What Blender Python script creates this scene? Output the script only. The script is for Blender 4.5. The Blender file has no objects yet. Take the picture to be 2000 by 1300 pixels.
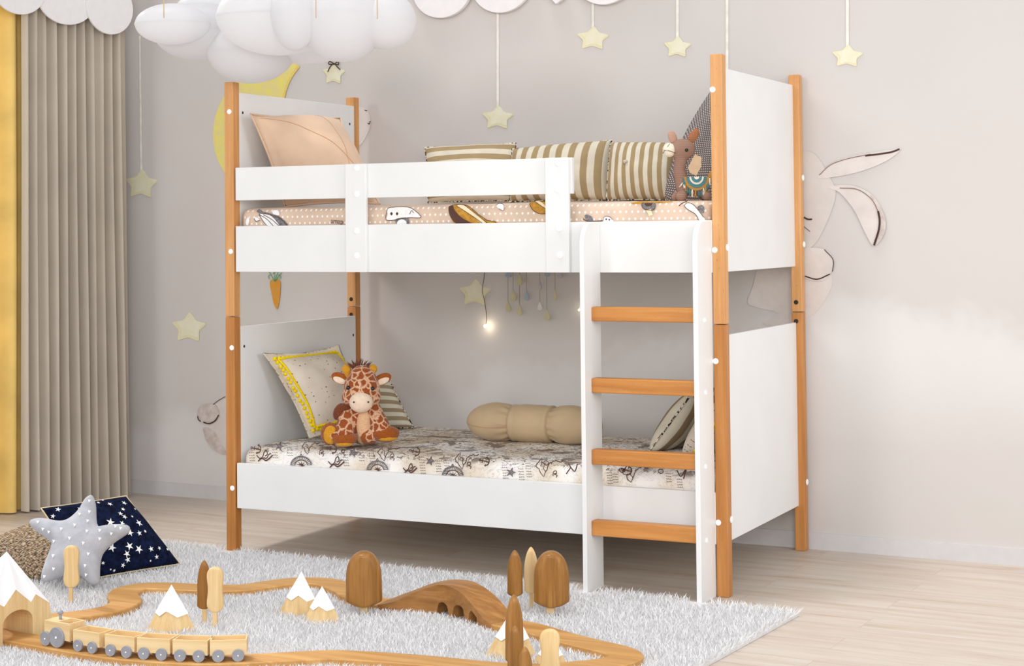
import bpy, bmesh, math, random
import numpy as np
from mathutils import Vector, Matrix, noise
random.seed(7)
PI = math.pi
scene = bpy.context.scene
col = scene.collection
scene.view_settings.view_transform = 'Standard'
scene.view_settings.look = 'None'
scene.view_settings.exposure = 0.0
scene.view_settings.gamma = 1.0

# ------------------------------------------------------------------ camera
F, PAN, TILT, ROLL, PX, PY_ = 3323.5647, 0.456857, 0.0277357, -0.0099941, 1000.0, 358.8976
CAM = Vector((3.84423, -5.33654, 1.20643))
fwd = Vector((-math.sin(PAN)*math.cos(TILT), math.cos(PAN)*math.cos(TILT), math.sin(TILT)))
right0 = Vector((math.cos(PAN), math.sin(PAN), 0))
up0 = right0.cross(fwd)
RIGHT = right0*math.cos(ROLL) + up0*math.sin(ROLL)
UP = up0*math.cos(ROLL) - right0*math.sin(ROLL)
cam = bpy.data.cameras.new('camera')
cam.sensor_fit = 'HORIZONTAL'; cam.sensor_width = 36.0
cam.lens = 36.0*F/2000.0
cam.shift_x = 0.0; cam.shift_y = (PY_-650.0)/2000.0
cam.clip_end = 100
camo = bpy.data.objects.new('camera', cam); col.objects.link(camo)
m = Matrix((RIGHT, UP, -fwd)).transposed().to_4x4(); m.translation = CAM
camo.matrix_world = m
scene.camera = camo

# measuring the photograph: where a line of sight meets a real plane of the room
def ray(u, v): return fwd + RIGHT*((u-PX)/F) - UP*((v-PY_)/F)
def on_plane(u, v, p0, n):
    d = ray(u, v); n = Vector(n); return CAM + d*((Vector(p0)-CAM).dot(n)/d.dot(n))
def onz(u, v, z=0.0): return on_plane(u, v, (0, 0, z), (0, 0, 1))
def ony(u, v, y=0.0): return on_plane(u, v, (0, y, 0), (0, 1, 0))
def onx(u, v, x=0.0): return on_plane(u, v, (x, 0, 0), (1, 0, 0))
WANG = -0.0377
WP = Vector((1.997, 0.941, 0)); WD = Vector((math.cos(WANG), math.sin(WANG), 0)); WN = Vector((math.sin(WANG), -math.cos(WANG), 0))  # WN points into the room
def onwall(u, v, off=0.002): return on_plane(u, v, WP+WN*off, WN)
def toward(u, v, base): # point seen at (u,v) in the camera-facing plane through base
    return on_plane(u, v, base, fwd)
def project(P):
    d = Vector(P)-CAM; z = d.dot(fwd)
    return (PX+F*d.dot(RIGHT)/z, PY_-F*d.dot(UP)/z)

L, D, W, SPL, H = 1.9966, 0.9199, 0.0414, 0.8924, 1.785

# ------------------------------------------------------------------ object helpers
def obj(name, bm, mats, parent=None, smooth=False, world=True, bevel=0):
    me = bpy.data.meshes.new(name)
    bm.normal_update(); bm.to_mesh(me); bm.free()
    if not isinstance(mats, (list, tuple)): mats = [mats]
    for mt in mats: me.materials.append(mt)
    o = bpy.data.objects.new(name, me); col.objects.link(o)
    if smooth:
        for p in me.polygons: p.use_smooth = True
    if parent is not None:
        o.parent = parent
        o.matrix_parent_inverse = Matrix.Translation(-parent.location) if (world and parent.type == 'EMPTY') else Matrix.Identity(4)
    if bevel:
        b = o.modifiers.new('bevel', 'BEVEL'); b.width = bevel; b.segments = 2; b.limit_method = 'ANGLE'; b.angle_limit = math.radians(40)
    return o
def tag(o, label=None, cat=None, group=None, kind=None):
    if label: o['label'] = label
    if cat: o['category'] = cat
    if group: o['group'] = group
    if kind: o['kind'] = kind
    return o
def thing(name, label, cat, loc=(0, 0, 0), group=None):
    o = bpy.data.objects.new(name, None); col.objects.link(o)
    o.location = loc; o.empty_display_size = 0.05
    return tag(o, label, cat, group)
def copy_tree(o, parent=None):
    c = o.copy(); col.objects.link(c)
    if parent is not None: c.parent = parent
    for ch in list(o.children): copy_tree(ch, c)
    return c

# ------------------------------------------------------------------ mesh helpers
def box(bm, a, b, mi=0, uv=None):
    x0, y0, z0 = a; x1, y1, z1 = b
    v = [bm.verts.new(p) for p in ((x0,y0,z0),(x1,y0,z0),(x1,y1,z0),(x0,y1,z0),(x0,y0,z1),(x1,y0,z1),(x1,y1,z1),(x0,y1,z1))]
    for f in ((3,2,1,0),(4,5,6,7),(0,1,5,4),(1,2,6,5),(2,3,7,6),(3,0,4,7)):
        fc = bm.faces.new([v[i] for i in f]); fc.material_index = mi
    return v
def boxm(a, b):
    bm = bmesh.new(); box(bm, a, b); return bm
def obox(bm, c, ax, ay, az, mi=0): # oriented box, half-axes
    c = Vector(c); vs = []
    for sz in (-1, 1):
        for sx, sy in ((-1,-1),(1,-1),(1,1),(-1,1)):
            vs.append(bm.verts.new(c+ax*sx+ay*sy+az*sz))
    for f in ((3,2,1,0),(4,5,6,7),(0,1,5,4),(1,2,6,5),(2,3,7,6),(3,0,4,7)):
        fc = bm.faces.new([vs[i] for i in f]); fc.material_index = mi
def prism(bm, pts, off, mi=0, mi_side=None): # polygon of 3D points pushed along off
    a = [bm.verts.new(p) for p in pts]; b = [bm.verts.new(Vector(p)+Vector(off)) for p in pts]
    n = len(a)
    f = bm.faces.new(a); f.material_index = mi
    f = bm.faces.new(b[::-1]); f.material_index = mi
    for i in range(n):
        f = bm.faces.new((a[i], b[i], b[(i+1) % n], a[(i+1) % n])); f.material_index = mi if mi_side is None else mi_side
    bmesh.ops.recalc_face_normals(bm, faces=bm.faces)
def poly(bm, pts, mi=0):
    f = bm.faces.new([bm.verts.new(p) for p in pts]); f.material_index = mi; return f
def ellipsoid(bm, c, r, seg=20, rings=12, rot=None, mi=0):
    ret = bmesh.ops.create_uvsphere(bm, u_segments=seg, v_segments=rings, radius=1.0)
    M = Matrix.Translation(c) @ (rot.to_4x4() if rot else Matrix.Identity(4)) @ Matrix.Diagonal((r[0], r[1], r[2], 1))
    bmesh.ops.transform(bm, matrix=M, verts=ret['verts'])
    if mi:
        for v in ret['verts']:
            for f in v.link_faces: f.material_index = mi
    return ret['verts']
def tube(bm, pts, rad, seg=10, mi=0, cap=True, closed=False):
    pts = [Vector(p) for p in pts]; n = len(pts)
    rads = rad if isinstance(rad, (list, tuple)) else [rad]*n
    rings = []; prev = None
    for i in range(n):
        if closed: t = (pts[(i+1) % n]-pts[i-1])
        else: t = pts[min(i+1, n-1)]-pts[max(i-1, 0)]
        if t.length < 1e-9: t = Vector((0, 0, 1))
        t.normalize()
        if prev is None:
            a = Vector((0, 0, 1)) if abs(t.z) < .9 else Vector((1, 0, 0))
            nrm = (a - t*a.dot(t)).normalized()
        else:
            nrm = (prev - t*prev.dot(t))
            nrm = nrm.normalized() if nrm.length > 1e-6 else t.orthogonal().normalized()
        prev = nrm; bn = t.cross(nrm)
        rings.append([bm.verts.new(pts[i]+(nrm*math.cos(2*PI*k/seg)+bn*math.sin(2*PI*k/seg))*rads[i]) for k in range(seg)])
    for i in range(n if closed else n-1):
        a, b = rings[i], rings[(i+1) % n]
        for k in range(seg):
            f = bm.faces.new((a[k], a[(k+1) % seg], b[(k+1) % seg], b[k])); f.material_index = mi
    if cap and not closed:
        f = bm.faces.new(rings[0][::-1]); f.material_index = mi
        f = bm.faces.new(rings[-1]); f.material_index = mi
def cyl(bm, p0, p1, r, seg=16, mi=0): tube(bm, [p0, p1], r, seg, mi)
def catmull(pts, n=8, closed=False):
    P = [Vector(p) for p in pts]; N = len(P); out = []
    for i in range(N if closed else N-1):
        p0 = P[i-1] if (closed or i > 0) else P[0]*2-P[1]
        p1 = P[i]; p2 = P[(i+1) % N]
        p3 = P[(i+2) % N] if (closed or i+2 < N) else P[-1]*2-P[-2]
        for k in range(n):
            t = k/n
            out.append(0.5*((2*p1)+(p2-p0)*t+(2*p0-5*p1+4*p2-p3)*t*t+(3*p1-p0-3*p2+p3)*t**3))
    if not closed: out.append(P[-1])
    return out
def c2(pts, n=8, closed=False): return [(p.x, p.y) for p in catmull([(a, b, 0) for a, b in pts], n, closed)]
def ribbon(bm, pts, nrm, wid, mi=0): # flat stroke lying on a surface
    pts = [Vector(p) for p in pts]; nrm = Vector(nrm); n = len(pts); A = []; B = []
    for i in range(n):
        t = (pts[min(i+1, n-1)]-pts[max(i-1, 0)])
        if t.length < 1e-9: t = Vector((1, 0, 0))
        s = t.normalized().cross(nrm).normalized()*wid*0.5
        A.append(bm.verts.new(pts[i]+s)); B.append(bm.verts.new(pts[i]-s))
    for i in range(n-1):
        f = bm.faces.new((A[i], A[i+1], B[i+1], B[i])); f.material_index = mi
def star_pts(cx, cy, R, r, n=5, a0=-PI/2, jag=0):
    out = []
    for k in range(2*n):
        a = a0+PI*k/n; q = R if k % 2 == 0 else r
        out.append((cx+q*math.cos(a)*(1+random.uniform(-jag, jag)), cy+q*math.sin(a)*(1+random.uniform(-jag, jag))))
    return out

# ------------------------------------------------------------------ material helpers
def lin(c):
    r = []
    for x in c:
        x /= 255.0
        r.append(x/12.92 if x <= 0.04045 else ((x+0.055)/1.055)**2.4)
    return (r[0], r[1], r[2], 1.0)
class NT:
    def __init__(self, name, rough=0.6, spec=0.3):
        self.m = bpy.data.materials.new(name); self.m.use_nodes = True
        self.t = self.m.node_tree; self.b = self.t.nodes['Principled BSDF']
        self.b.inputs['Roughness'].default_value = rough
        self.b.inputs['Specular IOR Level'].default_value = spec
    def n(self, typ, **kw):
        nd = self.t.nodes.new(typ)
        for k, v in kw.items():
            if k.startswith('i_'):
                key = k[2:]; key = int(key) if key.isdigit() else key.replace('_', ' ')
                nd.inputs[key].default_value = v
            else: setattr(nd, k, v)
        return nd
    def l(self, a, b): self.t.links.new(a, b)
    def math(self, op, a, b=None, c=None):
        nd = self.n('ShaderNodeMath', operation=op)
        for i, x in enumerate((a, b, c)):
            if x is None: continue
            if hasattr(x, 'is_output'): self.l(x, nd.inputs[i])
            else: nd.inputs[i].default_value = x
        return nd.outputs[0]
    def mix(self, fac, a, b, blend='MIX'):
        nd = self.n('ShaderNodeMix', data_type='RGBA', blend_type=blend)
        for s, x in ((0, fac), (6, a), (7, b)):
            if hasattr(x, 'is_output'): self.l(x, nd.inputs[s])
            else: nd.inputs[s].default_value = x
        return nd.outputs[2]
    def coord(self, kind='Object', scale=(1, 1, 1), rot=(0, 0, 0)):
        tc = self.n('ShaderNodeTexCoord'); mp = self.n('ShaderNodeMapping')
        mp.inputs['Scale'].default_value = scale; mp.inputs['Rotation'].default_value = rot
        self.l(tc.outputs[kind], mp.inputs[0]); return mp.outputs[0]
    def noise(self, vec, scale, detail=3, rough=0.5, dist=0.0):
        nd = self.n('ShaderNodeTexNoise'); self.l(vec, nd.inputs['Vector'])
        nd.inputs['Scale'].default_value = scale; nd.inputs['Detail'].default_value = detail
        nd.inputs['Roughness'].default_value = rough; nd.inputs['Distortion'].default_value = dist
        return nd.outputs['Fac']
    def ramp(self, fac, stops, interp='LINEAR'):
        nd = self.n('ShaderNodeValToRGB'); nd.color_ramp.interpolation = interp
        e = nd.color_ramp.elements
        while len(e) < len(stops): e.new(0.5)
        for i, (p, c) in enumerate(stops): e[i].position = p; e[i].color = c
        self.l(fac, nd.inputs[0]); return nd.outputs[0]
    def color(self, c):
        if hasattr(c, 'is_output'): self.l(c, self.b.inputs['Base Color'])
        else: self.b.inputs['Base Color'].default_value = c
    def bump(self, h, strength=0.3, dist=0.002):
        nd = self.n('ShaderNodeBump'); nd.inputs['Strength'].default_value = strength; nd.inputs['Distance'].default_value = dist
        self.l(h, nd.inputs['Height']); self.l(nd.outputs[0], self.b.inputs['Normal'])
BW = lambda v: (v, v, v, 1)
def plain(name, c, rough=0.6, spec=0.3, var=0.04, scale=30, bump=0.0, bscale=200):
    k = NT(name, rough, spec); v = k.coord()
    f = k.noise(v, scale, 3)
    d = lin([max(0, x*(1-var)) for x in c]); u = lin([min(255, x*(1+var)) for x in c])
    k.color(k.ramp(f, [(0.3, d), (0.7, u)]))
    if bump: k.bump(k.noise(v, bscale, 2), bump, 0.001)
    return k.m
def wood(name, light, dark, axis='Z', scale=1.0, rough=0.45, fleck=0.0):
    k = NT(name, rough, 0.35)
    st = {'X': (1.2, 22, 22), 'Y': (22, 1.2, 22), 'Z': (22, 22, 1.2)}[axis]
    v = k.coord('Object', tuple(s*scale for s in st))
    n1 = k.noise(v, 1.0, 4, 0.6, 0.6)
    n2 = k.noise(v, 5.0, 3, 0.6)
    f = k.math('ADD', k.math('MULTIPLY', n1, 0.75), k.math('MULTIPLY', n2, 0.25))
    c = k.ramp(f, [(0.32, lin(dark)), (0.5, lin([(a+b)/2 for a, b in zip(light, dark)])), (0.66, lin(light))])
    if fleck:
        v2 = k.coord('Object', tuple(s*scale*9 for s in ((1, 1, 0.35) if axis == 'Z' else (0.35, 1, 1))))
        g = k.noise(v2, 22.0, 2)
        c = k.mix(k.ramp(g, [(0.66, BW(0)), (0.72, BW(fleck))]), c, lin([x*0.6 for x in dark]))
    k.color(c); k.bump(n2, 0.08, 0.001)
    return k.m
def watercolour(name, c1, c2, scale=18, edge=None):
    k = NT(name, 0.9, 0.1); v = k.coord()
    f = k.noise(v, scale, 5, 0.65)
    k.color(k.ramp(f, [(0.35, lin(c1)), (0.65, lin(c2))])); return k.m
def fabric(name, c, var=0.06, scale=14, rough=0.9, weave=900, bump=0.25):
    k = NT(name, rough, 0.12); v = k.coord()
    f = k.noise(v, scale, 3)
    k.color(k.ramp(f, [(0.3, lin([x*(1-var) for x in c])), (0.7, lin([min(255, x*(1+var)) for x in c]))]))
    k.bump(k.noise(v, weave, 2), bump, 0.0008)
    k.b.inputs['Sheen Weight'].default_value = 0.15
    return k.m
def stripes(name, c1, c2, n, axis=0, duty=0.5, wob=0.0):
    k = NT(name, 0.9, 0.1)
    tc = k.n('ShaderNodeTexCoord'); sp = k.n('ShaderNodeSeparateXYZ'); k.l(tc.outputs['UV'], sp.inputs[0])
    a = sp.outputs[axis]
    fr = k.math('FRACT', k.math('MULTIPLY', a, n))
    d = k.math('ABSOLUTE', k.math('SUBTRACT', fr, 0.5))
    s = k.ramp(d, [(duty*0.5-0.012, BW(0)), (duty*0.5+0.012, BW(1))])
    ob = k.coord(); f = k.noise(ob, 25, 3)
    A = k.ramp(f, [(0.3, lin([x*0.95 for x in c1])), (0.7, lin(c1))]); B = k.ramp(f, [(0.3, lin([x*0.95 for x in c2])), (0.7, lin(c2))])
    k.color(k.mix(s, A, B)); k.bump(k.noise(ob, 700, 2), 0.2, 0.0008)
    return k.m
def dots(name, base, dotc, n, r=0.2, coord='UV', scale=(1, 1, 1), var=0.04, offset=True):
    k = NT(name, 0.9, 0.1)
    v = k.coord(coord, scale); sp = k.n('ShaderNodeSeparateXYZ'); k.l(v, sp.inputs[0])
    x = k.math('MULTIPLY', sp.outputs[0], n); y = k.math('MULTIPLY', sp.outputs[1 if coord == 'UV' else 2], n)
    if offset:
        odd = k.math('MULTIPLY', k.math('MODULO', k.math('FLOOR', y), 2.0), 0.5); x = k.math('ADD', x, odd)
    dx = k.math('SUBTRACT', k.math('FRACT', x), 0.5); dy = k.math('SUBTRACT', k.math('FRACT', y), 0.5)
    d = k.math('SQRT', k.math('ADD', k.math('MULTIPLY', dx, dx), k.math('MULTIPLY', dy, dy)))
    ob = k.coord(); f = k.noise(ob, 12, 3)
    B = k.ramp(f, [(0.3, lin([q*(1-var) for q in base])), (0.7, lin([min(255, q*(1+var)) for q in base]))])
    k.color(k.mix(k.ramp(d, [(r-0.03, BW(1)), (r+0.03, BW(0))]), B, lin(dotc)))
    k.bump(k.noise(ob, 700, 2), 0.2, 0.0008)
    return k.m

M = {}
M['white'] = plain('white_lacquer', (233, 234, 234), 0.38, 0.4, 0.008, 6)
M['cap'] = plain('white_cap', (252, 252, 252), 0.35, 0.4, 0.01)
M['hole'] = plain('dark_hole', (48, 42, 38), 0.6, 0.3)
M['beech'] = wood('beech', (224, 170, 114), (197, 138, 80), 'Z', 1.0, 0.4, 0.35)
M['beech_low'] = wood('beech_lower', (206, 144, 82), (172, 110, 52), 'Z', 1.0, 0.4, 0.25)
M['beech_x'] = wood('beech_rung', (212, 148, 82), (178, 112, 50), 'X', 1.0, 0.4, 0.2)
M['oak_y'] = wood('toy_track_oak', (212, 166, 104), (178, 126, 66), 'X', 1.2, 0.5)
M['brown'] = wood('toy_brown_oak', (172, 122, 62), (128, 84, 34), 'Z', 2.4, 0.35)
M['pale'] = wood('toy_pale_maple', (233, 205, 156), (212, 176, 120), 'Z', 2.4, 0.5)
M['pale_x'] = wood('toy_pale_maple_long', (236, 210, 164), (216, 182, 130), 'X', 2.0, 0.5)
M['snow'] = plain('snow_paint', (248, 248, 250), 0.7, 0.2, 0.01)
M['grey_metal'] = plain('grey_wheel', (150, 152, 160), 0.4, 0.5, 0.05)
M['curtain'] = fabric('curtain_beige', (200, 190, 177), 0.02, 6)
M['yellow'] = fabric('curtain_yellow', (240, 206, 124), 0.06, 5)
M['cloudboard'] = plain('cloud_board_paint', (236, 234, 236), 0.7, 0.2, 0.01)
M['cord'] = plain('tan_cord', (206, 184, 150), 0.8, 0.1)
M['paintcord'] = plain('cream_painted_line', (233, 231, 222), 0.9, 0.1)
M['star'] = watercolour('cream_star_paint', (233, 230, 210), (227, 222, 192), 20)
M['staredge'] = watercolour('yellow_star_shade', (228, 221, 182), (230, 224, 192), 30)
M['moon'] = watercolour('moon_yellow', (234, 222, 120), (226, 212, 150), 22)
M['moonedge'] = watercolour('moon_ochre', (232, 196, 92), (230, 212, 130), 40)
M['rabbit'] = watercolour('rabbit_fur_wash', (212, 204, 200), (222, 215, 211), 12)
M['rabbit_face'] = watercolour('rabbit_face_wash', (208, 202, 199), (214, 208, 204), 12)
M['ink_soft'] = plain('soft_brown_ink', (140, 114, 104), 0.9, 0.1)
M['rabbit_d'] = watercolour('rabbit_shade_wash', (190, 176, 170), (216, 207, 202), 25)
M['ink'] = plain('brown_ink', (78, 58, 52), 0.9, 0.1)
M['carrot'] = watercolour('carrot_orange', (222, 150, 50), (206, 160, 90), 40)
M['leaf'] = watercolour('carrot_leaf', (70, 150, 100), (110, 170, 120), 60)

# ------------------------------------------------------------------ lights and world
wd = bpy.data.worlds.new('world'); scene.world = wd; wd.use_nodes = True
bg = wd.node_tree.nodes['Background']
bg.inputs[0].default_value = (0.95, 0.97, 1.0, 1); bg.inputs[1].default_value = 0.74
def sun(name, d, strength, angle, color):
    l = bpy.data.lights.new(name, 'SUN'); l.energy = strength; l.angle = math.radians(angle); l.color = color
    o = bpy.data.objects.new(name, l); col.objects.link(o)
    o.rotation_euler = Vector(d).to_track_quat('-Z', 'Y').to_euler(); o.location = (-3, -3, 4)
    return o
sun('overhead_soft_light', (0.24, 0.12, -0.95), 1.4, 14, (1.0, 0.98, 0.95))
sun('front_soft_light', (0.26, 0.90, -0.22), 0.36, 10, (1.0, 0.98, 0.96))
sun('window_sun', (0.34, -0.15, -0.21), 1.9, 4, (1.0, 0.93, 0.84))

fl = bpy.data.lights.new('soft_fill_light', 'AREA'); fl.shape = 'RECTANGLE'; fl.size = 3.0; fl.size_y = 2.4; fl.energy = 145; fl.color = (1, 0.99, 0.97)
fo = bpy.data.objects.new('soft_fill_light', fl); col.objects.link(fo); fo.location = (4.3, -5.9, 2.3)
fo.rotation_euler = (Vector((0.7, 0.4, 0.9))-fo.location).to_track_quat('-Z', 'Y').to_euler()

f2_ = bpy.data.lights.new('side_fill_light', 'AREA'); f2_.shape = 'RECTANGLE'; f2_.size = 2.0; f2_.size_y = 2.0; f2_.spread = math.radians(70); f2_.energy = 11; f2_.color = (1, 0.99, 0.98)
f2o = bpy.data.objects.new('side_fill_light', f2_); col.objects.link(f2o); f2o.location = (6.0, -1.6, 2.0)
f2o.rotation_euler = (Vector((0.8, 0.5, 0.9))-f2o.location).to_track_quat('-Z', 'Y').to_euler()

# ------------------------------------------------------------------ room shell
def floor_mat():
    k = NT('pale_plank_floor', 0.45, 0.3)
    v = k.coord('Object', (1, 1, 1), (0, 0, -WANG))
    br = k.n('ShaderNodeTexBrick'); k.l(v, br.inputs['Vector'])
    br.inputs['Scale'].default_value = 1.0; br.offset = 0.37
    for nm, val in (('Brick Width', 1.25), ('Row Height', 0.145), ('Mortar Size', 0.0012), ('Mortar Smooth', 0.2), ('Bias', 0.0)): br.inputs[nm].default_value = val
    br.inputs['Color1'].default_value = BW(0.0); br.inputs['Color2'].default_value = BW(1.0); br.inputs['Mortar'].default_value = BW(0.5)
    st = k.n('ShaderNodeMapping'); k.l(v, st.inputs[0]); st.inputs['Scale'].default_value = (1.3, 16, 1)
    sh = k.n('ShaderNodeVectorMath', operation='ADD'); k.l(st.outputs[0], sh.inputs[0])
    cb = k.n('ShaderNodeCombineXYZ'); k.l(k.math('MULTIPLY', br.outputs['Color'], 9.0), cb.inputs[0]); k.l(cb.outputs[0], sh.inputs[1])
    n1 = k.noise(sh.outputs[0], 1.1, 5, 0.62, 0.4)
    n2 = k.noise(sh.outputs[0], 5.0, 4, 0.6)
    f = k.math('ADD', k.math('MULTIPLY', n1, 0.7), k.math('MULTIPLY', n2, 0.3))
    c = k.ramp(f, [(0.30, lin((174, 148, 128))), (0.42, lin((195, 180, 166))), (0.55, lin((204, 193, 182))), (0.72, lin((211, 203, 194)))])
    tone = k.mix(k.math('MULTIPLY', br.outputs['Color'], 0.10), c, lin((196, 176, 154)))
    k.color(k.mix(k.math('MULTIPLY', br.outputs['Fac'], 0.55), tone, lin((170, 146, 124))))
    return k.m
bm = bmesh.new(); box(bm, (-4, -7.5, -0.06), (7, 1.6, 0))
tag(obj('floor', bm, floor_mat()), kind='structure')

def wall_mat():
    k = NT('mural_wallpaper', 0.9, 0.1)
    v = k.coord('Object'); sp = k.n('ShaderNodeSeparateXYZ'); k.l(v, sp.inputs[0])
    X, Z = sp.outputs[0], sp.outputs[2]
    blot = k.noise(v, 0.9, 4, 0.55, 0.3)
    base = k.ramp(blot, [(0.3, lin((205, 201, 197))), (0.5, lin((208, 203, 200))), (0.7, lin((212, 206, 204)))])
    fine = k.noise(v, 2.6, 4, 0.6)
    # soft painted cloud bank whose upper edge climbs to the right
    e0 = k.math('ADD', k.math('MULTIPLY', k.math('MAXIMUM', k.math('SUBTRACT', X, -0.6), 0.0), 0.20), 0.40)
    e0 = k.math('MINIMUM', e0, 0.93)
    edge = k.math('ADD', e0, k.math('MULTIPLY', k.math('SUBTRACT', fine, 0.5), 0.42))
    up = k.ramp(k.math('SUBTRACT', edge, Z), [(0.0, BW(0)), (0.10, BW(0.75)), (0.30, BW(1))])
    low = k.ramp(k.math('SUBTRACT', k.math('ADD', Z, k.math('MULTIPLY', k.math('SUBTRACT', blot, 0.5), 0.5)), k.math('SUBTRACT', e0, 0.52)), [(0.0, BW(0)), (0.35, BW(1))])
    mask = k.math('MULTIPLY', up, low)
    c = k.mix(k.math('MULTIPLY', mask, 0.85), base, lin((224, 222, 221)))
    pink = k.ramp(k.noise(v, 1.7, 3), [(0.5, BW(0)), (0.75, BW(0.45))])
    k.color(k.mix(pink, c, lin((209, 199, 197))))
    return k.m
M['wall'] = wall_mat()
def wall_pt(s, z, off=0): p = WP+WD*s+WN*off; return Vector((p.x, p.y, z))
bm = bmesh.new()
prism(bm, [wall_pt(-3.62, 0), wall_pt(4.5, 0), wall_pt(4.5, 3.0), wall_pt(-3.62, 3.0)], -WN*0.12)
tag(obj('wall_back', bm, M['wall']), kind='structure')
bm = bmesh.new()
prism(bm, [wall_pt(-3.62, 0), wall_pt(4.5, 0), wall_pt(4.5, 0.062), wall_pt(-3.62, 0.062)], WN*0.008)
M['base'] = plain('baseboard_paint', (207, 205, 206), 0.6, 0.25, 0.01)
tag(obj('baseboard_back', bm, M['base']), kind='structure')
# left wall: solid by the corner, a tall window further along (behind and beyond the curtains)
M['wall_l'] = plain('left_wall_paint', (205, 198, 190), 0.9, 0.1, 0.02, 3)
bm = bmesh.new(); box(bm, (-1.66, 0.30, 0), (-1.54, 1.20, 3.0))
tag(obj('wall_left', bm, M['wall_l']), kind='structure')
bm = bmesh.new()
for y in (0.26, -1.0, -2.26): box(bm, (-1.63, y-0.03, 0), (-1.57, y+0.03, 2.6))
for z in (0.03, 2.57): box(bm, (-1.63, -2.26, z-0.03), (-1.57, 0.26, z+0.03))
tag(obj('window_1', bm, M['white']), kind='structure')

# ------------------------------------------------------------------ curtains
def curtain(name, path, folds, amp, z0, z1, mat, label, flare=0.0, seed=1):
    rnd = random.Random(seed); bm = bmesh.new()
    pts = catmull([(x, y, 0) for x, y in path], 10); n = folds*14; rows = 30
    # arc-length resample
    seg = [0]
    for i in range(1, len(pts)): seg.append(seg[-1]+(pts[i]-pts[i-1]).length)
    tot = seg[-1]
    ph = [rnd.uniform(-0.5, 0.5) for _ in range(folds+2)]; am = [rnd.uniform(0.55, 1.25) for _ in range(folds+2)]
    grid = []
    for r in range(rows+1):
        t = r/rows; z = z1+(z0-z1)*t; line = []
        for i in range(n+1):
            s = i/n*tot
            j = max(1, next((q for q in range(1, len(seg)) if seg[q] >= s-1e-9), len(seg)-1))
            f = (s-seg[j-1])/max(1e-9, seg[j]-seg[j-1]); p = pts[j-1].lerp(pts[j], f)
            tg = (pts[j]-pts[j-1]).normalized(); nr = Vector((tg.y, -tg.x, 0))
            q = i/n*folds; a = int(q); fr = q-a
            A = am[a]*(1-fr)+am[a+1]*fr; B = ph[a]*(1-fr)+ph[a+1]*fr
            w = math.sin(2*PI*q+B)
            w = math.copysign(abs(w)**0.75, w)
            off = amp*A*w*(0.75+0.35*t)+0.004*math.sin(t*5+q*1.7)
            line.append(bm.verts.new((p.x+nr.x*off+tg.x*flare*t*t*(i/n), p.y+nr.y*off+tg.y*flare*t*t*(i/n), z)))
        grid.append(line)
    for r in range(rows):
        for i in range(n): bm.faces.new((grid[r][i], grid[r][i+1], grid[r+1][i+1], grid[r+1][i]))
    o = obj(name, bm, mat, smooth=True)
    return tag(o, label, 'curtain')
curtain('curtain', [(-1.365, 0.40), (-1.30, 0.64), (-1.225, 0.925)], 11, 0.030, 0.008, 2.45, M['curtain'], 'long beige pleated curtain hanging to the floor in the room corner', 0.03, 3)
curtain('curtain', [(-1.55, 0.02), (-1.46, 0.20), (-1.405, 0.40), (-1.40, 0.47)], 4, 0.028, 0.006, 2.45, M['yellow'], 'mustard yellow curtain at the left edge beside the beige curtain', 0.0, 5)

# ------------------------------------------------------------------ scalloped cloud boards and wall stars
def disc(bm, c, rx, rz, ax, az, nrm, th, mi=0, seg=40):
    pts = [Vector(c)+ax*(rx*math.cos(2*PI*k/seg))+az*(rz*math.sin(2*PI*k/seg)) for k in range(seg)]
    prism(bm, pts, nrm*th, mi)
Z = Vector((0, 0, 1))
# scalloped pelmet along the left wall in front of the curtains
pel_p = Vector((-1.16, 0.85, 0)); pel_d = Vector((-0.155, -0.55, 0)).normalized(); pel_n = Vector((-pel_d.y, pel_d.x, 0))
if pel_n.x < 0: pel_n = -pel_n
bm = bmesh.new()
for k, (u0, u1, vb) in enumerate(((170, 260, 67), (74, 186, 48), (-14, 90, 28), (-130, -2, 6))):
    a = on_plane(u0, vb-52, pel_p-pel_n*0.012*(k % 2), pel_n); b = on_plane(u1, vb-52, pel_p-pel_n*0.012*(k % 2), pel_n)
    bot = on_plane((u0+u1)/2, vb, pel_p-pel_n*0.012*(k % 2), pel_n)
    c = (a+b)/2; rx = (a-b).length/2
    disc(bm, Vector((c.x, c.y, c.z)), rx, c.z-bot.z, pel_d, Z, -pel_n, 0.012)
zt = on_plane(200, -30, pel_p, pel_n).z
a = on_plane(236, 0, pel_p, pel_n); b = on_plane(-130, 0, pel_p, pel_n)
prism(bm, [Vector((a.x, a.y, zt-0.02)), Vector((b.x, b.y, zt+0.02)), Vector((b.x, b.y, zt+0.4)), Vector((a.x, a.y, zt+0.4))], -pel_n*0.02)
tag(obj('cloud_pelmet', bm, M['cloudboard'], bevel=0.002), 'white scalloped cloud board hanging in front of the curtain tops', 'pelmet')

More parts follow.
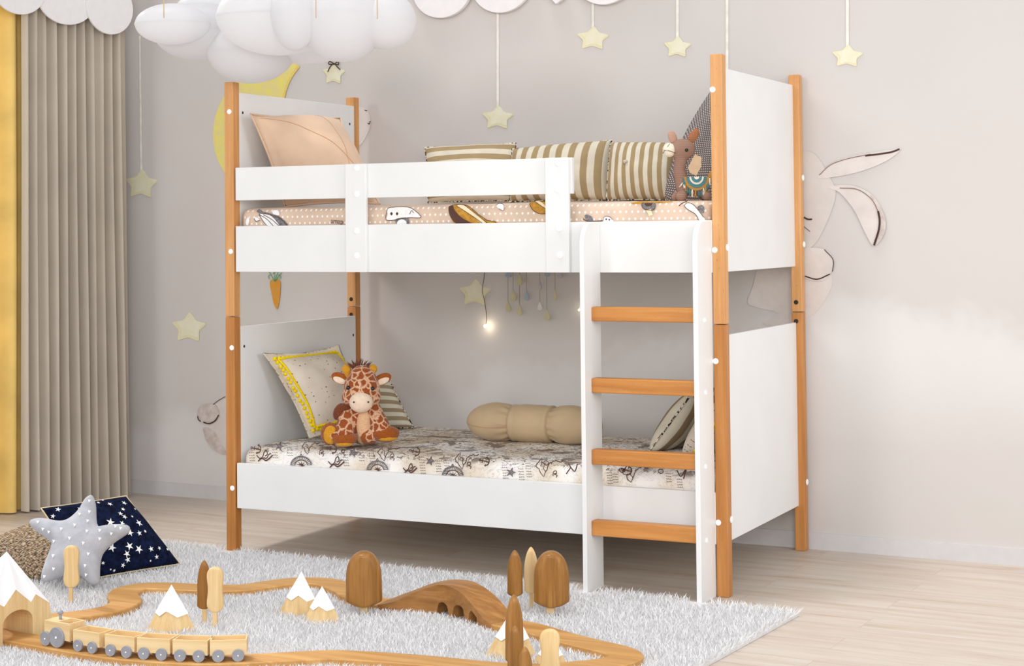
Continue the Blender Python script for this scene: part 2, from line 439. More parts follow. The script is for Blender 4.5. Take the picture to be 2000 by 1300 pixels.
def wall_disc(bm, u, vb, r, th=0.02):
    th += 0.0015*(int(u) % 3)
    c = onwall(u, vb-r, th+0.006); e = onwall(u+r, vb-r, th+0.006); b = onwall(u, vb, th+0.006)
    disc(bm, c, (e-c).length, c.z-b.z, WD, Z, -WN, th)
bm = bmesh.new()
for u, vb, r in ((862, 35, 58), (978, 25, 60), (920, -8, 60)): wall_disc(bm, u, vb, r)
tag(obj('cloud_board', bm, M['cloudboard'], bevel=0.002), 'white rounded cloud board on the wall just right of the hanging lantern cloud', 'cloud decoration', 'cloud boards along the top of the wall')
bm = bmesh.new()
pts = [onwall(u, v, 0.026) for u, v in ((1066, -6), (1076, -2), (1085, 8), (1096, 0), (1104, -8), (1100, -30), (1070, -30))]
prism(bm, pts, -WN*0.02)
tag(obj('cloud_board', bm, M['cloudboard'], bevel=0.002), 'small pointed tip of a white board at the photo top, between two round ones', 'cloud decoration', 'cloud boards along the top of the wall')
bm = bmesh.new()
for u, vb, r in ((1180, 9, 62), (1265, -14, 60)): wall_disc(bm, u, vb, r)
tag(obj('cloud_board', bm, M['cloudboard'], bevel=0.002), 'white rounded cloud board above the second hanging star', 'cloud decoration', 'cloud boards along the top of the wall')

def wall_poly(bm, pts, off=0.003, mi=0, th=0.0015):
    prism(bm, [onwall(u, v, off) for u, v in pts], -WN*th, mi)
def round_star(cx, cy, w, h, tilt=0.0):
    raw = star_pts(0, 0, 1, 0.56, 5, -PI/2+tilt)
    out = []
    n = len(raw)
    for i in range(n):
        p, c, q = raw[i-1], raw[i], raw[(i+1) % n]
        k = 0.22 if i % 2 == 0 else 0.12
        out.append((c[0]+(p[0]-c[0])*k, c[1]+(p[1]-c[1])*k)); out.append((c[0]+(p[0]-c[0])*k*.4+(q[0]-c[0])*0.02, c[1]+(p[1]-c[1])*k*.4)) if i % 2 == 0 else None
        out.append((c[0]+(q[0]-c[0])*k, c[1]+(q[1]-c[1])*k))
    return [(cx+x*w/1.9, cy+y*h/1.8) for x, y in out]
stars = [ # centre u, v, width, height, string top v (None: no string), label
    (276, 360, 66, 56, 70, 'cream star on a long cream line right beside the curtain'),
    (369, 640, 70, 58, None, 'cream star without a line on the wall left of the bed'),
    (652, 144, 46, 42, None, 'small cream star with a dark bow, under the lantern cloud'),
    (972, 230, 64, 46, 20, 'cream star low on a long line above the middle of the bed'),
    (1158, 75, 66, 46, 4, 'cream star on a very short line, second from the lantern cloud'),
    (1323, 92, 56, 42, -420, 'cream star just left of the tall front bed post'),
    (1655, 110, 64, 44, -420, 'cream star high on the bare wall right of the bed'),
    (928, 572, 66, 52, None, 'faint cream star on the shaded wall between the two bunks'),
    (1440, 205, 56, 42, -420, 'cream line running down behind the right end panel of the bed'),
]
for u, v, w, h, st, lab in stars:
    c = onwall(u, v, 0.003)
    t = thing('wall_star', lab, 'star decoration', c, 'cream stars on the wall')
    bm = bmesh.new(); wall_poly(bm, round_star(u, v, w, h, 0.05), 0.003)
    o = obj('star_shape', bm, M['staredge'], t)
    bm = bmesh.new(); wall_poly(bm, round_star(u+w*0.04, v-h*0.04, w*0.84, h*0.84, 0.05), 0.004)
    obj('star_face', bm, M['star'], o, world=False)
    if st is not None:
        us = u if u != 1440 else 1420
        a = onwall(us+(-3 if u == 276 else 0), st, 0.0028); b = onwall(us, v-h*0.42, 0.0028)
        bm = bmesh.new(); s = WD*0.0056
        prism(bm, [a-s, a+s, b+s, b-s], -WN*0.001)
        obj('line', bm, M['paintcord'], t)
    if lab.startswith('small'):
        bm = bmesh.new()
        for k in ([(640, 160-20), (645, 130), (652, 124), (658, 130), (664, 136)], [(652, 124), (644, 120), (642, 125), (652, 125), (660, 120), (661, 126), (652, 125)]):
            tube(bm, [onwall(a, b, 0.007) for a, b in c2(k, 5)], 0.0022, 6)
        obj('bow', bm, M['ink'], t, smooth=True)

# ------------------------------------------------------------------ painted wall figures
t = thing('wall_moon', 'yellow watercolour crescent moon on the wall behind the left bed panel', 'moon decoration', onwall(500, 260, 0))
out = [(555+139*math.cos(a), 262+139*math.sin(a)) for a in np.linspace(math.radians(279), math.radians(70), 40)]
inn = [(676+124*math.cos(a), 212+124*math.sin(a)) for a in np.linspace(math.radians(140), math.radians(222), 24)]
bm = bmesh.new(); wall_poly(bm, out+[(600, 390)]+inn, 0.0025)
o = obj('crescent', bm, M['moon'], t)
rim = [onwall(u, v, 0.0042) for u, v in inn[6:]]
bm = bmesh.new(); ribbon(bm, rim, WN, 0.012); obj('crescent_rim', bm, M['moonedge'], t)

def ink(bm, pts, w, off=0.005): ribbon(bm, [onwall(u, v, off) for u, v in c2(pts, 6)], WN, w)
t = thing('wall_rabbit', 'large pale painted rabbit with long ears on the wall right of the bed', 'rabbit decoration', onwall(1560, 450, 0))
bm = bmesh.new(); wall_poly(bm, c2([(1470, 560), (1460, 590), (1478, 600), (1520, 612), (1490, 626), (1500, 636), (1545, 632), (1590, 612), (1616, 578), (1625, 540), (1590, 500), (1540, 480), (1490, 500)], 6, True), 0.0025)
b1 = obj('body', bm, M['rabbit'], t)
bm = bmesh.new(); wall_poly(bm, c2([(1555, 297), (1590, 300), (1620, 345), (1632, 380), (1612, 440), (1585, 482), (1540, 496), (1480, 480), (1452, 420), (1462, 350), (1500, 305)], 6, True), 0.004)
hd = obj('head', bm, M['rabbit_face'], t)
bm = bmesh.new(); wall_poly(bm, c2([(1598, 347), (1612, 328), (1640, 312), (1690, 300), (1754, 290), (1757, 294), (1738, 310), (1700, 328), (1650, 342)], 6, True), 0.0055)
e1 = obj('ear', bm, M['rabbit'], t)
bm = bmesh.new(); ink(bm, [(1600, 342), (1622, 322), (1655, 310), (1700, 301)], 0.003, 0.0075); obj('ear_line', bm, M['ink_soft'], e1, world=False)
bm = bmesh.new(); ink(bm, [(1690, 304), (1715, 301), (1740, 297), (1757, 291)], 0.0065, 0.0078); obj('ear_tip', bm, M['ink'], e1, world=False)
bm = bmesh.new(); wall_poly(bm, c2([(1618, 366), (1660, 361), (1700, 378), (1724, 412), (1730, 442), (1722, 466), (1706, 480), (1690, 455), (1668, 410), (1640, 376)], 6, True), 0.0055)
e2 = obj('ear', bm, M['rabbit'], t)
bm = bmesh.new(); wall_poly(bm, c2([(1700, 380), (1724, 412), (1730, 442), (1722, 466), (1706, 480), (1718, 446), (1714, 415)], 6, True), 0.0072); ob_ = obj('ear_rim', bm, M['rabbit_d'], e2, world=False)
bm = bmesh.new(); ink(bm, [(1640, 367), (1675, 370), (1703, 390), (1717, 418)], 0.003, 0.0088); obj('ear_line', bm, M['ink_soft'], e2, world=False)
bm = bmesh.new(); ink(bm, [(1715, 412), (1718, 430), (1716, 450), (1707, 479)], 0.0075, 0.0092); obj('ear_tip', bm, M['ink'], e2, world=False)
bm = bmesh.new(); wall_poly(bm, c2([(1560, 490), (1610, 486), (1628, 508), (1622, 534), (1604, 548), (1570, 540)], 6, True), 0.0055); cu = obj('ruff', bm, M['rabbit'], t)
bm = bmesh.new(); ink(bm, [(1572, 539), (1596, 545), (1621, 535)], 0.0045, 0.0075); ink(bm, [(1610, 487), (1627, 507), (1626, 530)], 0.003, 0.0075); obj('ruff_line', bm, M['ink'], cu, world=False)
bm = bmesh.new(); ink(bm, [(1570, 424), (1578, 428), (1586, 428)], 0.006, 0.007); obj('eye', bm, M['ink'], hd, world=False)
bm = bmesh.new(); ink(bm, [(1570, 442), (1582, 452)], 0.002, 0.007); obj('whisker', bm, M['ink'], hd, world=False)

t = thing('wall_rabbit', 'pale painted rabbit rump with round tail on the wall behind the left bed post', 'rabbit decoration', onwall(430, 830, 0))
bm = bmesh.new(); wall_poly(bm, c2([(399, 836), (402, 862), (418, 880), (446, 888), (500, 876), (530, 840), (520, 790), (470, 766), (436, 774), (416, 792)], 6, True), 0.0025); bd = obj('body', bm, M['rabbit'], t)
bm = bmesh.new(); wall_poly(bm, c2([(397, 835), (404, 862), (420, 880), (446, 888), (432, 868), (418, 842)], 6, True), 0.004); obj('body_shade', bm, M['rabbit_d'], bd, world=False)
bm = bmesh.new(); wall_poly(bm, c2([(385, 808), (390, 794), (404, 788), (420, 790), (428, 806), (422, 822), (404, 828), (390, 822)], 5, True), 0.0055); tl = obj('tail', bm, M['rabbit_d'], t)
bm = bmesh.new(); ink(bm, [(397, 824), (408, 827), (420, 821), (427, 810)], 0.006, 0.0075); ink(bm, [(386, 812), (387, 818), (392, 823)], 0.005, 0.0075); ink(bm, [(416, 790), (426, 782), (440, 774)], 0.003, 0.0075); obj('tail_line', bm, M['ink'], tl, world=False)

bm = bmesh.new(); wall_poly(bm, c2([(680, 206), (700, 208), (717, 215), (724, 240), (714, 268), (700, 286), (680, 290)], 6, True), 0.0025)
t = obj('wall_paw', bm, M['rabbit'])
tag(t, 'pale painted paw shape on the wall beside the back left bed post', 'paw decoration')
bm = bmesh.new(); ink(bm, [(712, 215), (717, 216)], 0.004); obj('paw_line', bm, M['ink'], t, world=False)
bm = bmesh.new(); ink(bm, [(718, 240), (721, 242), (723, 236)], 0.004); obj('paw_line', bm, M['ink'], t, world=False)

t = thing('wall_carrot', 'orange carrot with green leaves on the wall under the upper bunk', 'carrot decoration', onwall(536, 570, 0))
bm = bmesh.new(); wall_poly(bm, c2([(527, 550), (536, 545), (547, 549), (547, 570), (545, 590), (541, 603), (535, 594), (530, 572)], 5, True), 0.004); obj('root', bm, M['carrot'], t)
bm = bmesh.new()
for k in ([(536, 549), (530, 538), (524, 528)], [(536, 549), (536, 536), (532, 524)], [(537, 549), (541, 536), (546, 522)], [(537, 549), (544, 540), (550, 532)], [(527, 536), (524, 540), (526, 545)], [(543, 536), (548, 540), (546, 545)], [(533, 535), (538, 530)]): ink(bm, k, 0.0035, 0.006)
obj('leaves', bm, M['leaf'], t)

# ------------------------------------------------------------------ raindrop mobile and light string behind the bed
M['drop_y'] = plain('drop_yellow', (206, 198, 160), 0.6, 0.2, 0.03)
M['drop_b'] = plain('drop_blue', (172, 184, 200), 0.6, 0.2, 0.03)
M['drop_l'] = plain('drop_lilac', (196, 188, 196), 0.6, 0.2, 0.03)
M['drop_w'] = plain('drop_white', (222, 222, 220), 0.6, 0.2, 0.02)
t = thing('raindrop_mobile', 'wall mobile of pastel raindrops on thin cords under the upper bunk', 'mobile', onwall(1030, 470, 0.03))
bm = bmesh.new(); cyl(bm, onwall(984, 470, 0.03), onwall(1100, 476, 0.03), 0.006, 10); obj('bar', bm, M['pale_x'], t, smooth=True)
def drop(bm, u, v0, v1, w, off=0.03):
    c = (v0+v1)/2; h = v1-v0
    pr = [(0, 0), (0.18, .22), (.38, .48), (.5, .68), (.42, .88), (.2, .98), (0, 1)]
    pts = [(u+w*a, v0+h*b) for a, b in pr]+[(u-w*a, v0+h*b) for a, b in pr[-2:0:-1]]
    prism(bm, [onwall(a, b, off+0.002) for a, b in pts], -WN*0.005)
strands = [(992, [(528, 542, 12, 'drop_b'), (588, 609, 10, 'drop_y')]), (1002, [(566, 588, 12, 'drop_y')]), (1014.5, [(535, 556, 11, 'drop_y'), (595, 616, 9, 'drop_y')]),
           (1028, [(566, 587, 9, 'drop_b')]), (1054, [(548, 566, 6, 'drop_l'), (589, 606, 9, 'drop_w')]), (1068, [(524, 540, 10, 'drop_b'), (605, 626, 11, 'drop_y')]),
           (1084, [(566, 587, 6, 'drop_y')]), (1093, [(530, 543, 10, 'drop_l')])]
M['cord_thin'] = plain('ochre_thread', (170, 150, 110), 0.8, 0.1)
for u, ds in strands:
    bm = bmesh.new(); cyl(bm, onwall(u, 471, 0.03), onwall(u, ds[-1][0]+1, 0.03), 0.0011, 6)
    s = obj('cord', bm, M['cord_thin'], t)
    for v0, v1, w, mt in ds:
        bm = bmesh.new(); drop(bm, u, v0, v1, w); d = obj('drop', bm, M[mt], s, world=False)
        d['label'] = {'drop_y': 'pale yellow drop', 'drop_b': 'pale blue drop', 'drop_l': 'lilac drop', 'drop_w': 'white drop'}[mt]
def emis(name, c, s):
    k = NT(name); k.b.inputs['Emission Color'].default_value = lin(c); k.b.inputs['Emission Strength'].default_value = s; k.color(lin(c)); return k.m
M['bulb'] = emis('warm_bulb', (255, 238, 205), 14)
t = thing('light_string', 'thin dark wire with a tiny glowing bulb hanging over the faint star', 'string light', onwall(946, 500, 0.02))
bm = bmesh.new(); tube(bm, [onwall(u, v, 0.02) for u, v in c2([(947, 470), (946, 535), (942, 565), (945, 582), (949, 605), (950, 622), (949, 632)], 6)], 0.0013, 6)
obj('wire', bm, M['ink'], t)
bm = bmesh.new(); ellipsoid(bm, onwall(947.5, 637, 0.02), (0.0065, 0.0065, 0.0065), 12, 8); obj('bulb', bm, M['bulb'], t, smooth=True)
t = thing('light_string', 'thin wire with a tiny glowing bulb beside the left ladder rail', 'string light', onwall(1130, 500, 0.02))
bm = bmesh.new(); tube(bm, [onwall(u, v, 0.02) for u, v in c2([(1150, 470), (1148, 540), (1138, 590), (1131, 603)], 6)], 0.0008, 6)
obj('wire', bm, M['paintcord'], t)
bm = bmesh.new(); ellipsoid(bm, onwall(1131, 605, 0.02), (0.004, 0.004, 0.004), 12, 8); obj('bulb', bm, M['bulb'], t, smooth=True)
for (u, v, e) in ((947.5, 637, 0.05), (1131, 605, 0.015)):
    pl = bpy.data.lights.new('bulb_glow', 'POINT'); pl.energy = e; pl.color = (1, .85, .6); pl.shadow_soft_size = 0.006
    po = bpy.data.objects.new('bulb_glow', pl); col.objects.link(po); po.location = onwall(u, v, 0.035)

# ------------------------------------------------------------------ hanging lantern cloud
def lantern_mat():
    k = NT('lantern_paper', 0.4, 0.3)
    k.color(lin((238, 238, 240)))
    tr = k.n('ShaderNodeBsdfTranslucent'); tr.inputs[0].default_value = lin((244, 244, 246))
    mx = k.n('ShaderNodeMixShader'); mx.inputs[0].default_value = 0.55
    out = k.t.nodes['Material Output']
    k.b.inputs['Emission Color'].default_value = (1, 1, 1, 1); k.b.inputs['Emission Strength'].default_value = 0.03  # slight self-glow added to lift the grey undersides of the puffs
    k.l(k.b.outputs[0], mx.inputs[1]); k.l(tr.outputs[0], mx.inputs[2]); k.l(mx.outputs[0], out.inputs[0])
    return k.m
M['lantern'] = lantern_mat()
t = thing('lantern_cloud', 'hanging white cloud of rounded paper lanterns above the left end of the bed', 'lantern', Vector((0.1, -0.15, 1.9)))
fx = Vector((fwd.x, fwd.y, 0)).normalized()
rz = math.atan2(RIGHT.y, RIGHT.x)
Rz = Matrix.Rotation(rz, 3, 'Z')
def lobe(u, v, ru, rv, y, dr=None, tilt=0.0):
    c = ony(u, v, y); s = (c-CAM).dot(fwd)/F
    rx, rzv = ru*s, rv*s; ry = dr*s if dr else rx*0.85
    bm = bmesh.new()
    ret = bmesh.ops.create_uvsphere(bm, u_segments=48, v_segments=28, radius=1.0)
    for vv in ret['verts']:
        if abs(vv.co.z) < 0.03:
            vv.co.x *= 1.018; vv.co.y *= 1.018
        else: vv.co.z *= 1.0
    tube(bm, [(1.004*math.cos(2*PI*q/64), 1.004*math.sin(2*PI*q/64), 0) for q in range(64)], 0.010, 6, closed=True); ret['verts'] = bm.verts[:]
    bmesh.ops.transform(bm, matrix=Matrix.Translation(c) @ (Matrix.Rotation(tilt, 3, fx) @ Rz).to_4x4() @ Matrix.Diagonal((rx, ry, rzv, 1)), verts=ret['verts'])
    return obj('puff', bm, M['lantern'], t, smooth=True)
lobe(337, 47, 73, 40, -0.26, 55)
lobe(392, 62, 92, 57, -0.10, 70)
lobe(430, 25, 90, 45, 0.06, 80)
lobe(545, 32, 122, 76, -0.18, 90)
lobe(490, 100, 86, 63, -0.05, 70)
lobe(575, 24, 46, 76, -0.30, 50)
lobe(668, 32, 92, 89, -0.16, 85)
lobe(752, 40, 61, 57, -0.10, 60)
lobe(605, 82, 75, 42, 0.05, 60)
for u, v, y in ((320, 10, -0.26), (617, 10, -0.22), (737, 12, -0.12)):
    p = ony(u, v+25, y-0.16); bm = bmesh.new()
    cyl(bm, p, Vector((p.x, p.y, 2.75)), 0.0022, 8); obj('cord', bm, M['cord'], t)

# ------------------------------------------------------------------ bunk bed
bed = thing('bunk_bed', 'white bunk bed with orange beech posts, guard rail and ladder', 'bunk bed', (L/2, D/2, 0))
posts = {}
for nm, x0, y0 in (('fl', 0, 0), ('fr', L-W, 0), ('bl', 0, D-W), ('br', L-W, D-W)):
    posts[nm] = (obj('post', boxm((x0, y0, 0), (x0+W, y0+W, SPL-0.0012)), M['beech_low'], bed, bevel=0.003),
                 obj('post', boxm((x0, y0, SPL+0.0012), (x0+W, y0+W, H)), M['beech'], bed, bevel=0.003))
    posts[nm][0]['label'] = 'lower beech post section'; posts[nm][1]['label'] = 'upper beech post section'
def cap(parent, c, n, r=0.0095, mat='cap', name='screw_cap', th=0.004):
    bm = bmesh.new(); c = Vector(c); n = Vector(n).normalized()
    tube(bm, [c-n*0.002, c+n*th*0.6, c+n*th], [r, r, r*0.72], 16)
    return obj(name, bm, M[mat], parent, smooth=False, world=(parent.type == 'EMPTY'))
for u, v, nm in ((448, 218, 'fl'), (451, 491, 'fl'), (453, 679, 'fl'), (454, 953, 'fl'), (1392, 175, 'fr'), (1396, 488, 'fr'), (1398, 705, 'fr'), (1403, 1020, 'fr')):
    p = ony(u, v, 0); cap(posts[nm][0 if p.z < SPL else 1], p, (0, -1, 0), 0.0098)
for u, v, nm in ((1420, 483, 'fr'), (1428, 1014, 'fr'), (1568, 347, 'br'), (1570, 477, 'br'), (1576, 941, 'br')):
    p = onx(u, v, L); cap(posts[nm][0 if p.z < SPL else 1], p, (1, 0, 0), 0.0115)
for u, v, nm in ((686, 584, 'bl'), (686, 614, 'bl'), (1555, 590, 'br'), (1555, 627, 'br')):
    p = ony(u, v, D-W); cap(posts[nm][0 if p.z < SPL else 1], p, (0, -1, 0), 0.0085, 'hole', 'bolt', 0.0025)
T = 0.018
for x0, z0, z1 in ((W-T, 1.063, 1.746), (W-T, 0.168, 0.853), (L-0.0236-T, 1.063, 1.746), (L-0.0236-T, 0.168, 0.853)):
    o = obj('end_panel', boxm((x0-0.0006, W-0.001, z0), (x0+T-0.0006, D-W+0.001, z1)), M['white'], bed, bevel=0.0015)
    if x0 < 1:
        for (u, v) in (((474, 220), (683, 242)) if z1 > 1 else ((477, 676), (690, 654))):
            p = onx(u, v, x0+T-0.0006); cap(o, p, (1, 0, 0), 0.0055, 'hole', 'bolt_hole', 0.0006)
obj('guard_rail', boxm((0.050, 0.0, 1.333), (1.4515, T, 1.4575)), M['white'], bed, bevel=0.0015)
obj('side_rail', boxm((0.050, 0.0, 1.0625), (L-W, T, 1.2355)), M['white'], bed, bevel=0.0015)
obj('side_rail', boxm((0.050, 0.0, 0.171), (L-W, T, 0.3405)), M['white'], bed, bevel=0.0015)
obj('back_rail', boxm((W, D-W*0.7, 1.0625), (L-W, D-W*0.7+T, 1.372)), M['white'], bed, bevel=0.0015)
obj('back_rail', boxm((W, D-W*0.7, 0.171), (L-W, D-W*0.7+T, 0.3405)), M['white'], bed, bevel=0.0015)
M['ply'] = plain('bed_base_board', (232, 226, 216), 0.6, 0.2)
obj('bed_base', boxm((W, T, 1.0835), (L-W, D-W*0.7, 1.099)), M['ply'], bed)
obj('bed_base', boxm((W, T, 0.192), (L-W, D-W*0.7, 0.208)), M['ply'], bed)
bt = 0.016
for x0, x1, caps in ((0.5475, 0.6345, ((697, 328), (697, 379), (697, 451), (697, 499))), (1.356, 1.4445, ((1090, 318), (1090, 370), (1092, 446), (1094, 499)))):
    o = obj('batten', boxm((x0, -bt, 1.0625), (x1, 0.0, 1.4575)), M['white'], bed, bevel=0.002)
    for u, v in caps: cap(o, ony(u, v, -bt), (0, -1, 0), 0.0115)
# ladder
LX = ((1.5375, 1.5535), (1.9365, 1.9535)); LZ = 1.2335
for x0, x1 in LX:
    pr = [(0.0, 0), (0.0, LZ), (-0.075, LZ)]+[(-0.075-0.065*math.sin(a), LZ-0.085+0.085*math.cos(a)) for a in np.linspace(0.15, PI/2, 9)]+[(-0.140, 0)]
    bm = bmesh.new(); prism(bm, [(x0, y-0.0005, z) for y, z in pr], (x1-x0, 0, 0))
    s = obj('ladder_stile', bm, M['white'], bed, bevel=0.002)
    if x0 > 1.8:
        for u, v in ((1376, 625), (1378, 766), (1378, 911), (1380, 1055)): cap(s, onx(u, v, x1), (1, 0, 0), 0.008)
for vt, vb in ((599, 627), (738, 767), (877, 907), (1016, 1046)):
    a = onx(1155, vt, LX[0][1]); b = onx(1155, vb, LX[0][1])
    obj('ladder_rung', boxm((LX[0][1], a.y, b.z), (LX[1][0], a.y+0.045, a.z)), M['beech_x'], bed, bevel=0.004)

# ------------------------------------------------------------------ mattresses with printed sheets
def soft_box(bm, a, b, r=0.035, nx=60, ny=28, nz=6, wob=0.004, crown=0.012, seed=0):
    a = Vector(a); b = Vector(b); c = (a+b)/2; h = (b-a)/2
    def pt(p):
        q = Vector((max(-h.x+r, min(h.x-r, p.x)), max(-h.y+r, min(h.y-r, p.y)), max(-h.z+r, min(h.z-r, p.z))))
        d = p-q
        if d.length > 1e-9: d = d.normalized()*r
        s = q+d
        nz_ = noise.noise(Vector((s.x*5+seed, s.y*5, s.z*7)))
        up = crown*(1-(s.x/h.x)**2)*(1-(s.y/h.y)**4) if s.z > 0 else 0
        return c+s+d.normalized()*nz_*wob*1.0+Vector((0, 0, up)) if d.length > 1e-9 else c+s+Vector((0, 0, up))
    cache = {}
    def V(p):
        k = (round(p.x, 5), round(p.y, 5), round(p.z, 5))
        if k not in cache: cache[k] = bm.verts.new(pt(p))
        return cache[k]
    def lins(hh, n):
        m = [-hh, -hh+r*0.3, -hh+r*0.65, -hh+r]; return m+[(-hh+r)+(2*hh-2*r)*i/n for i in range(1, n)]+[-q for q in m[::-1]]
    X, Y, Zs = lins(h.x, nx), lins(h.y, ny), lins(h.z, nz)
    def sheet(A, B, f):
        for i in range(len(A)-1):
            for j in range(len(B)-1):
                bm.faces.new([V(f(A[i], B[j])), V(f(A[i+1], B[j])), V(f(A[i+1], B[j+1])), V(f(A[i], B[j+1]))])
    sheet(X, Y, lambda p, q: Vector((p, q, h.z))); sheet(Y, X, lambda p, q: Vector((q, p, -h.z)))
    sheet(X, Zs, lambda p, q: Vector((p, -h.y, q))); sheet(Zs, X, lambda p, q: Vector((q, h.y, p)))
    sheet(Y, Zs, lambda p, q: Vector((h.x, p, q))); sheet(Zs, Y, lambda p, q: Vector((-h.x, q, p)))
    bmesh.ops.recalc_face_normals(bm, faces=bm.faces)
    for f in bm.faces: f.smooth = True

M['sheet_dots'] = dots('peach_dotted_sheet', (214, 190, 170), (244, 238, 232), 46, 0.17, 'Object', (1, 1, 0.9), 0.03)
def pattern_sheet():
    k = NT('nautical_sheet', 0.9, 0.1)
    v = k.coord('Object'); sp = k.n('ShaderNodeSeparateXYZ'); k.l(v, sp.inputs[0])
    band = k.noise(v, 5.5, 2, 0.5)
    base = k.ramp(band, [(0.42, lin((246, 243, 240))), (0.52, lin((236, 228, 216))), (0.62, lin((226, 213, 196)))])
    v2 = k.coord('Object', (1, 1, 1.3))
    n1 = k.noise(v2, 19, 4, 0.6, 1.2)
    line = k.ramp(k.math('ABSOLUTE', k.math('SUBTRACT', n1, 0.5)), [(0.008, BW(1)), (0.018, BW(0))])
    n2 = k.noise(v2, 70, 2, 0.6)
    gate = k.ramp(k.noise(v2, 6.5, 2), [(0.40, BW(0)), (0.46, BW(1))])
    scr = k.math('MULTIPLY', k.ramp(n2, [(0.60, BW(0)), (0.63, BW(1))]), gate)
    n3 = k.noise(v2, 9, 4, 0.7, 0.8)
    blot = k.ramp(n3, [(0.54, BW(0)), (0.58, BW(0.85))])
    topm = k.ramp(k.n('ShaderNodeNewGeometry').outputs['Normal'], [(0, BW(1)), (1, BW(1))])
    geo = k.n('ShaderNodeNewGeometry'); s2 = k.n('ShaderNodeSeparateXYZ'); k.l(geo.outputs['Normal'], s2.inputs[0])
    top = k.ramp(s2.outputs[2], [(0.55, BW(0)), (0.85, BW(1))])
    marks = k.math('MAXIMUM', k.math('MULTIPLY', line, k.math('ADD', 0.25, k.math('MULTIPLY', top, 0.65))), k.math('MULTIPLY', k.math('MAXIMUM', scr, blot), k.math('MULTIPLY', top, 0.85)))
    k.color(k.mix(marks, base, lin((92, 70, 62))))
    return k.m
M['sheet_map'] = pattern_sheet()
M['print_brown'] = plain('print_brown', (92, 66, 58), 0.9, 0.1)
M['print_grey'] = plain('print_grey', (120, 116, 118), 0.9, 0.1, 0.25, 160)
M['print_white'] = plain('print_white', (240, 240, 240), 0.9, 0.1, 0.03, 90)
M['print_ochre'] = watercolour('print_ochre', (206, 154, 66), (170, 122, 56), 60)
M['print_cream'] = plain('print_cream', (236, 220, 184), 0.9, 0.1)
M['print_tan'] = plain('print_tan', (214, 194, 164), 0.9, 0.1, 0.06, 50)

UM0, UM1 = (W+0.012, T+0.004, 1.100), (L-W-0.010, D-W*0.7-0.004, 1.303)
bm = bmesh.new(); soft_box(bm, UM0, UM1, 0.034, 70, 28, 5, 0.003, 0.004, 3)
yf = UM0[1]-0.0022
NF = Vector((0, -1, 0))
PM = ['sheet_dots', 'print_grey', 'print_white', 'print_ochre', 'print_brown', 'print_cream']
cnt = [0]
def fp(pts, mi, closed=True): # printed flat shape on the sheet's front face
    cnt[0] += 1; poly(bm, [ony(u, v, yf-0.00012*(cnt[0] % 9)) for u, v in (c2(pts, 5, True) if closed else pts)], mi)
def fs(pts, w=0.003, mi=4, smooth=True):
    cnt[0] += 1; ribbon(bm, [ony(u, v, yf-0.0012-0.00005*(cnt[0] % 9)) for u, v in (c2(pts, 5) if smooth else pts)], NF, w, mi)
# striped whale-plane
fp([(506, 418), (512, 414), (530, 417), (548, 424), (562, 441), (524, 441), (508, 424)], 1); fp([(508, 420), (516, 417), (530, 422), (545, 441), (524, 441)], 2)
fp([(501, 412), (506, 408), (512, 411), (514, 417), (506, 416)], 1); fp([(495, 427), (500, 424), (507, 429), (503, 432)], 2); fp([(532, 413), (536, 410), (544, 412), (545, 420), (534, 418)], 2)
for q in ([(506, 419), (520, 427), (534, 441)], [(510, 416), (530, 420), (548, 427), (562, 441)], [(514, 419), (530, 428), (545, 441)], [(496, 426), (500, 432), (507, 430)]): fs(q, 0.0022, 4)
for q in ((534, 414), (538, 415), (542, 417)): fp([(q[0]-1, q[1]), (q[0], q[1]-1), (q[0]+1, q[1]), (q[0], q[1]+1)], 4)
# flying boat with portholes
fp([(756, 409), (762, 405), (790, 403.5), (806, 408), (822, 424), (796, 425), (756, 430), (757, 420)], 2); fp([(772, 428), (796, 425), (797, 440), (778, 440)], 1); fp([(776, 433), (784, 428), (793, 432), (792, 440), (777, 440)], 2)
for q in (764.5, 775.5, 786.5): fp([(q-2.6, 417), (q, 414), (q+2.6, 417), (q, 420.5)], 4)
fs([(756, 409), (762, 405), (790, 403.5), (806, 408), (822, 424), (796, 425), (756, 430), (756, 409)], 0.0022, 4); fs([(800, 418), (804, 411), (808, 416)], 0.0022)
# brown airship
fp([(876, 405), (884, 400.5), (902, 399), (916, 403), (934, 418), (952, 430), (966, 432), (968, 437), (895, 438), (880, 422)], 3)
fp([(876, 405), (884, 401), (888, 408), (900, 424), (926, 438), (895, 438), (880, 424)], 4); fp([(893, 403), (906, 401), (930, 418), (950, 436), (942, 437), (920, 420)], 5); fp([(886, 408), (892, 406), (916, 424), (936, 438), (924, 438), (898, 422)], 3)
for q in ([(892, 402), (920, 420), (944, 437)], [(907, 400), (930, 418), (952, 436)], [(884, 405), (900, 424), (926, 438)], [(876, 405), (884, 400.5), (902, 399), (916, 403), (934, 418), (952, 430), (966, 432), (970, 437)]): fs(q, 0.002, 4)
# small cloud
fp([(970, 402), (976, 397), (983, 400), (985, 405), (982, 411), (974, 407)], 2); fs([(968, 400), (976, 397), (984, 400), (983, 411), (974, 407)], 0.0014, 4)
# second airship seen past the batten
fp([(1034, 397), (1044, 394), (1072, 396), (1072, 416), (1054, 417), (1040, 409)], 3); fp([(1046, 394), (1056, 394), (1072, 408), (1072, 411)], 5); fs([(1034, 397), (1040, 409), (1054, 417), (1072, 416)], 0.002, 4); fs([(1046, 394), (1060, 404), (1072, 411)], 0.0018, 4)
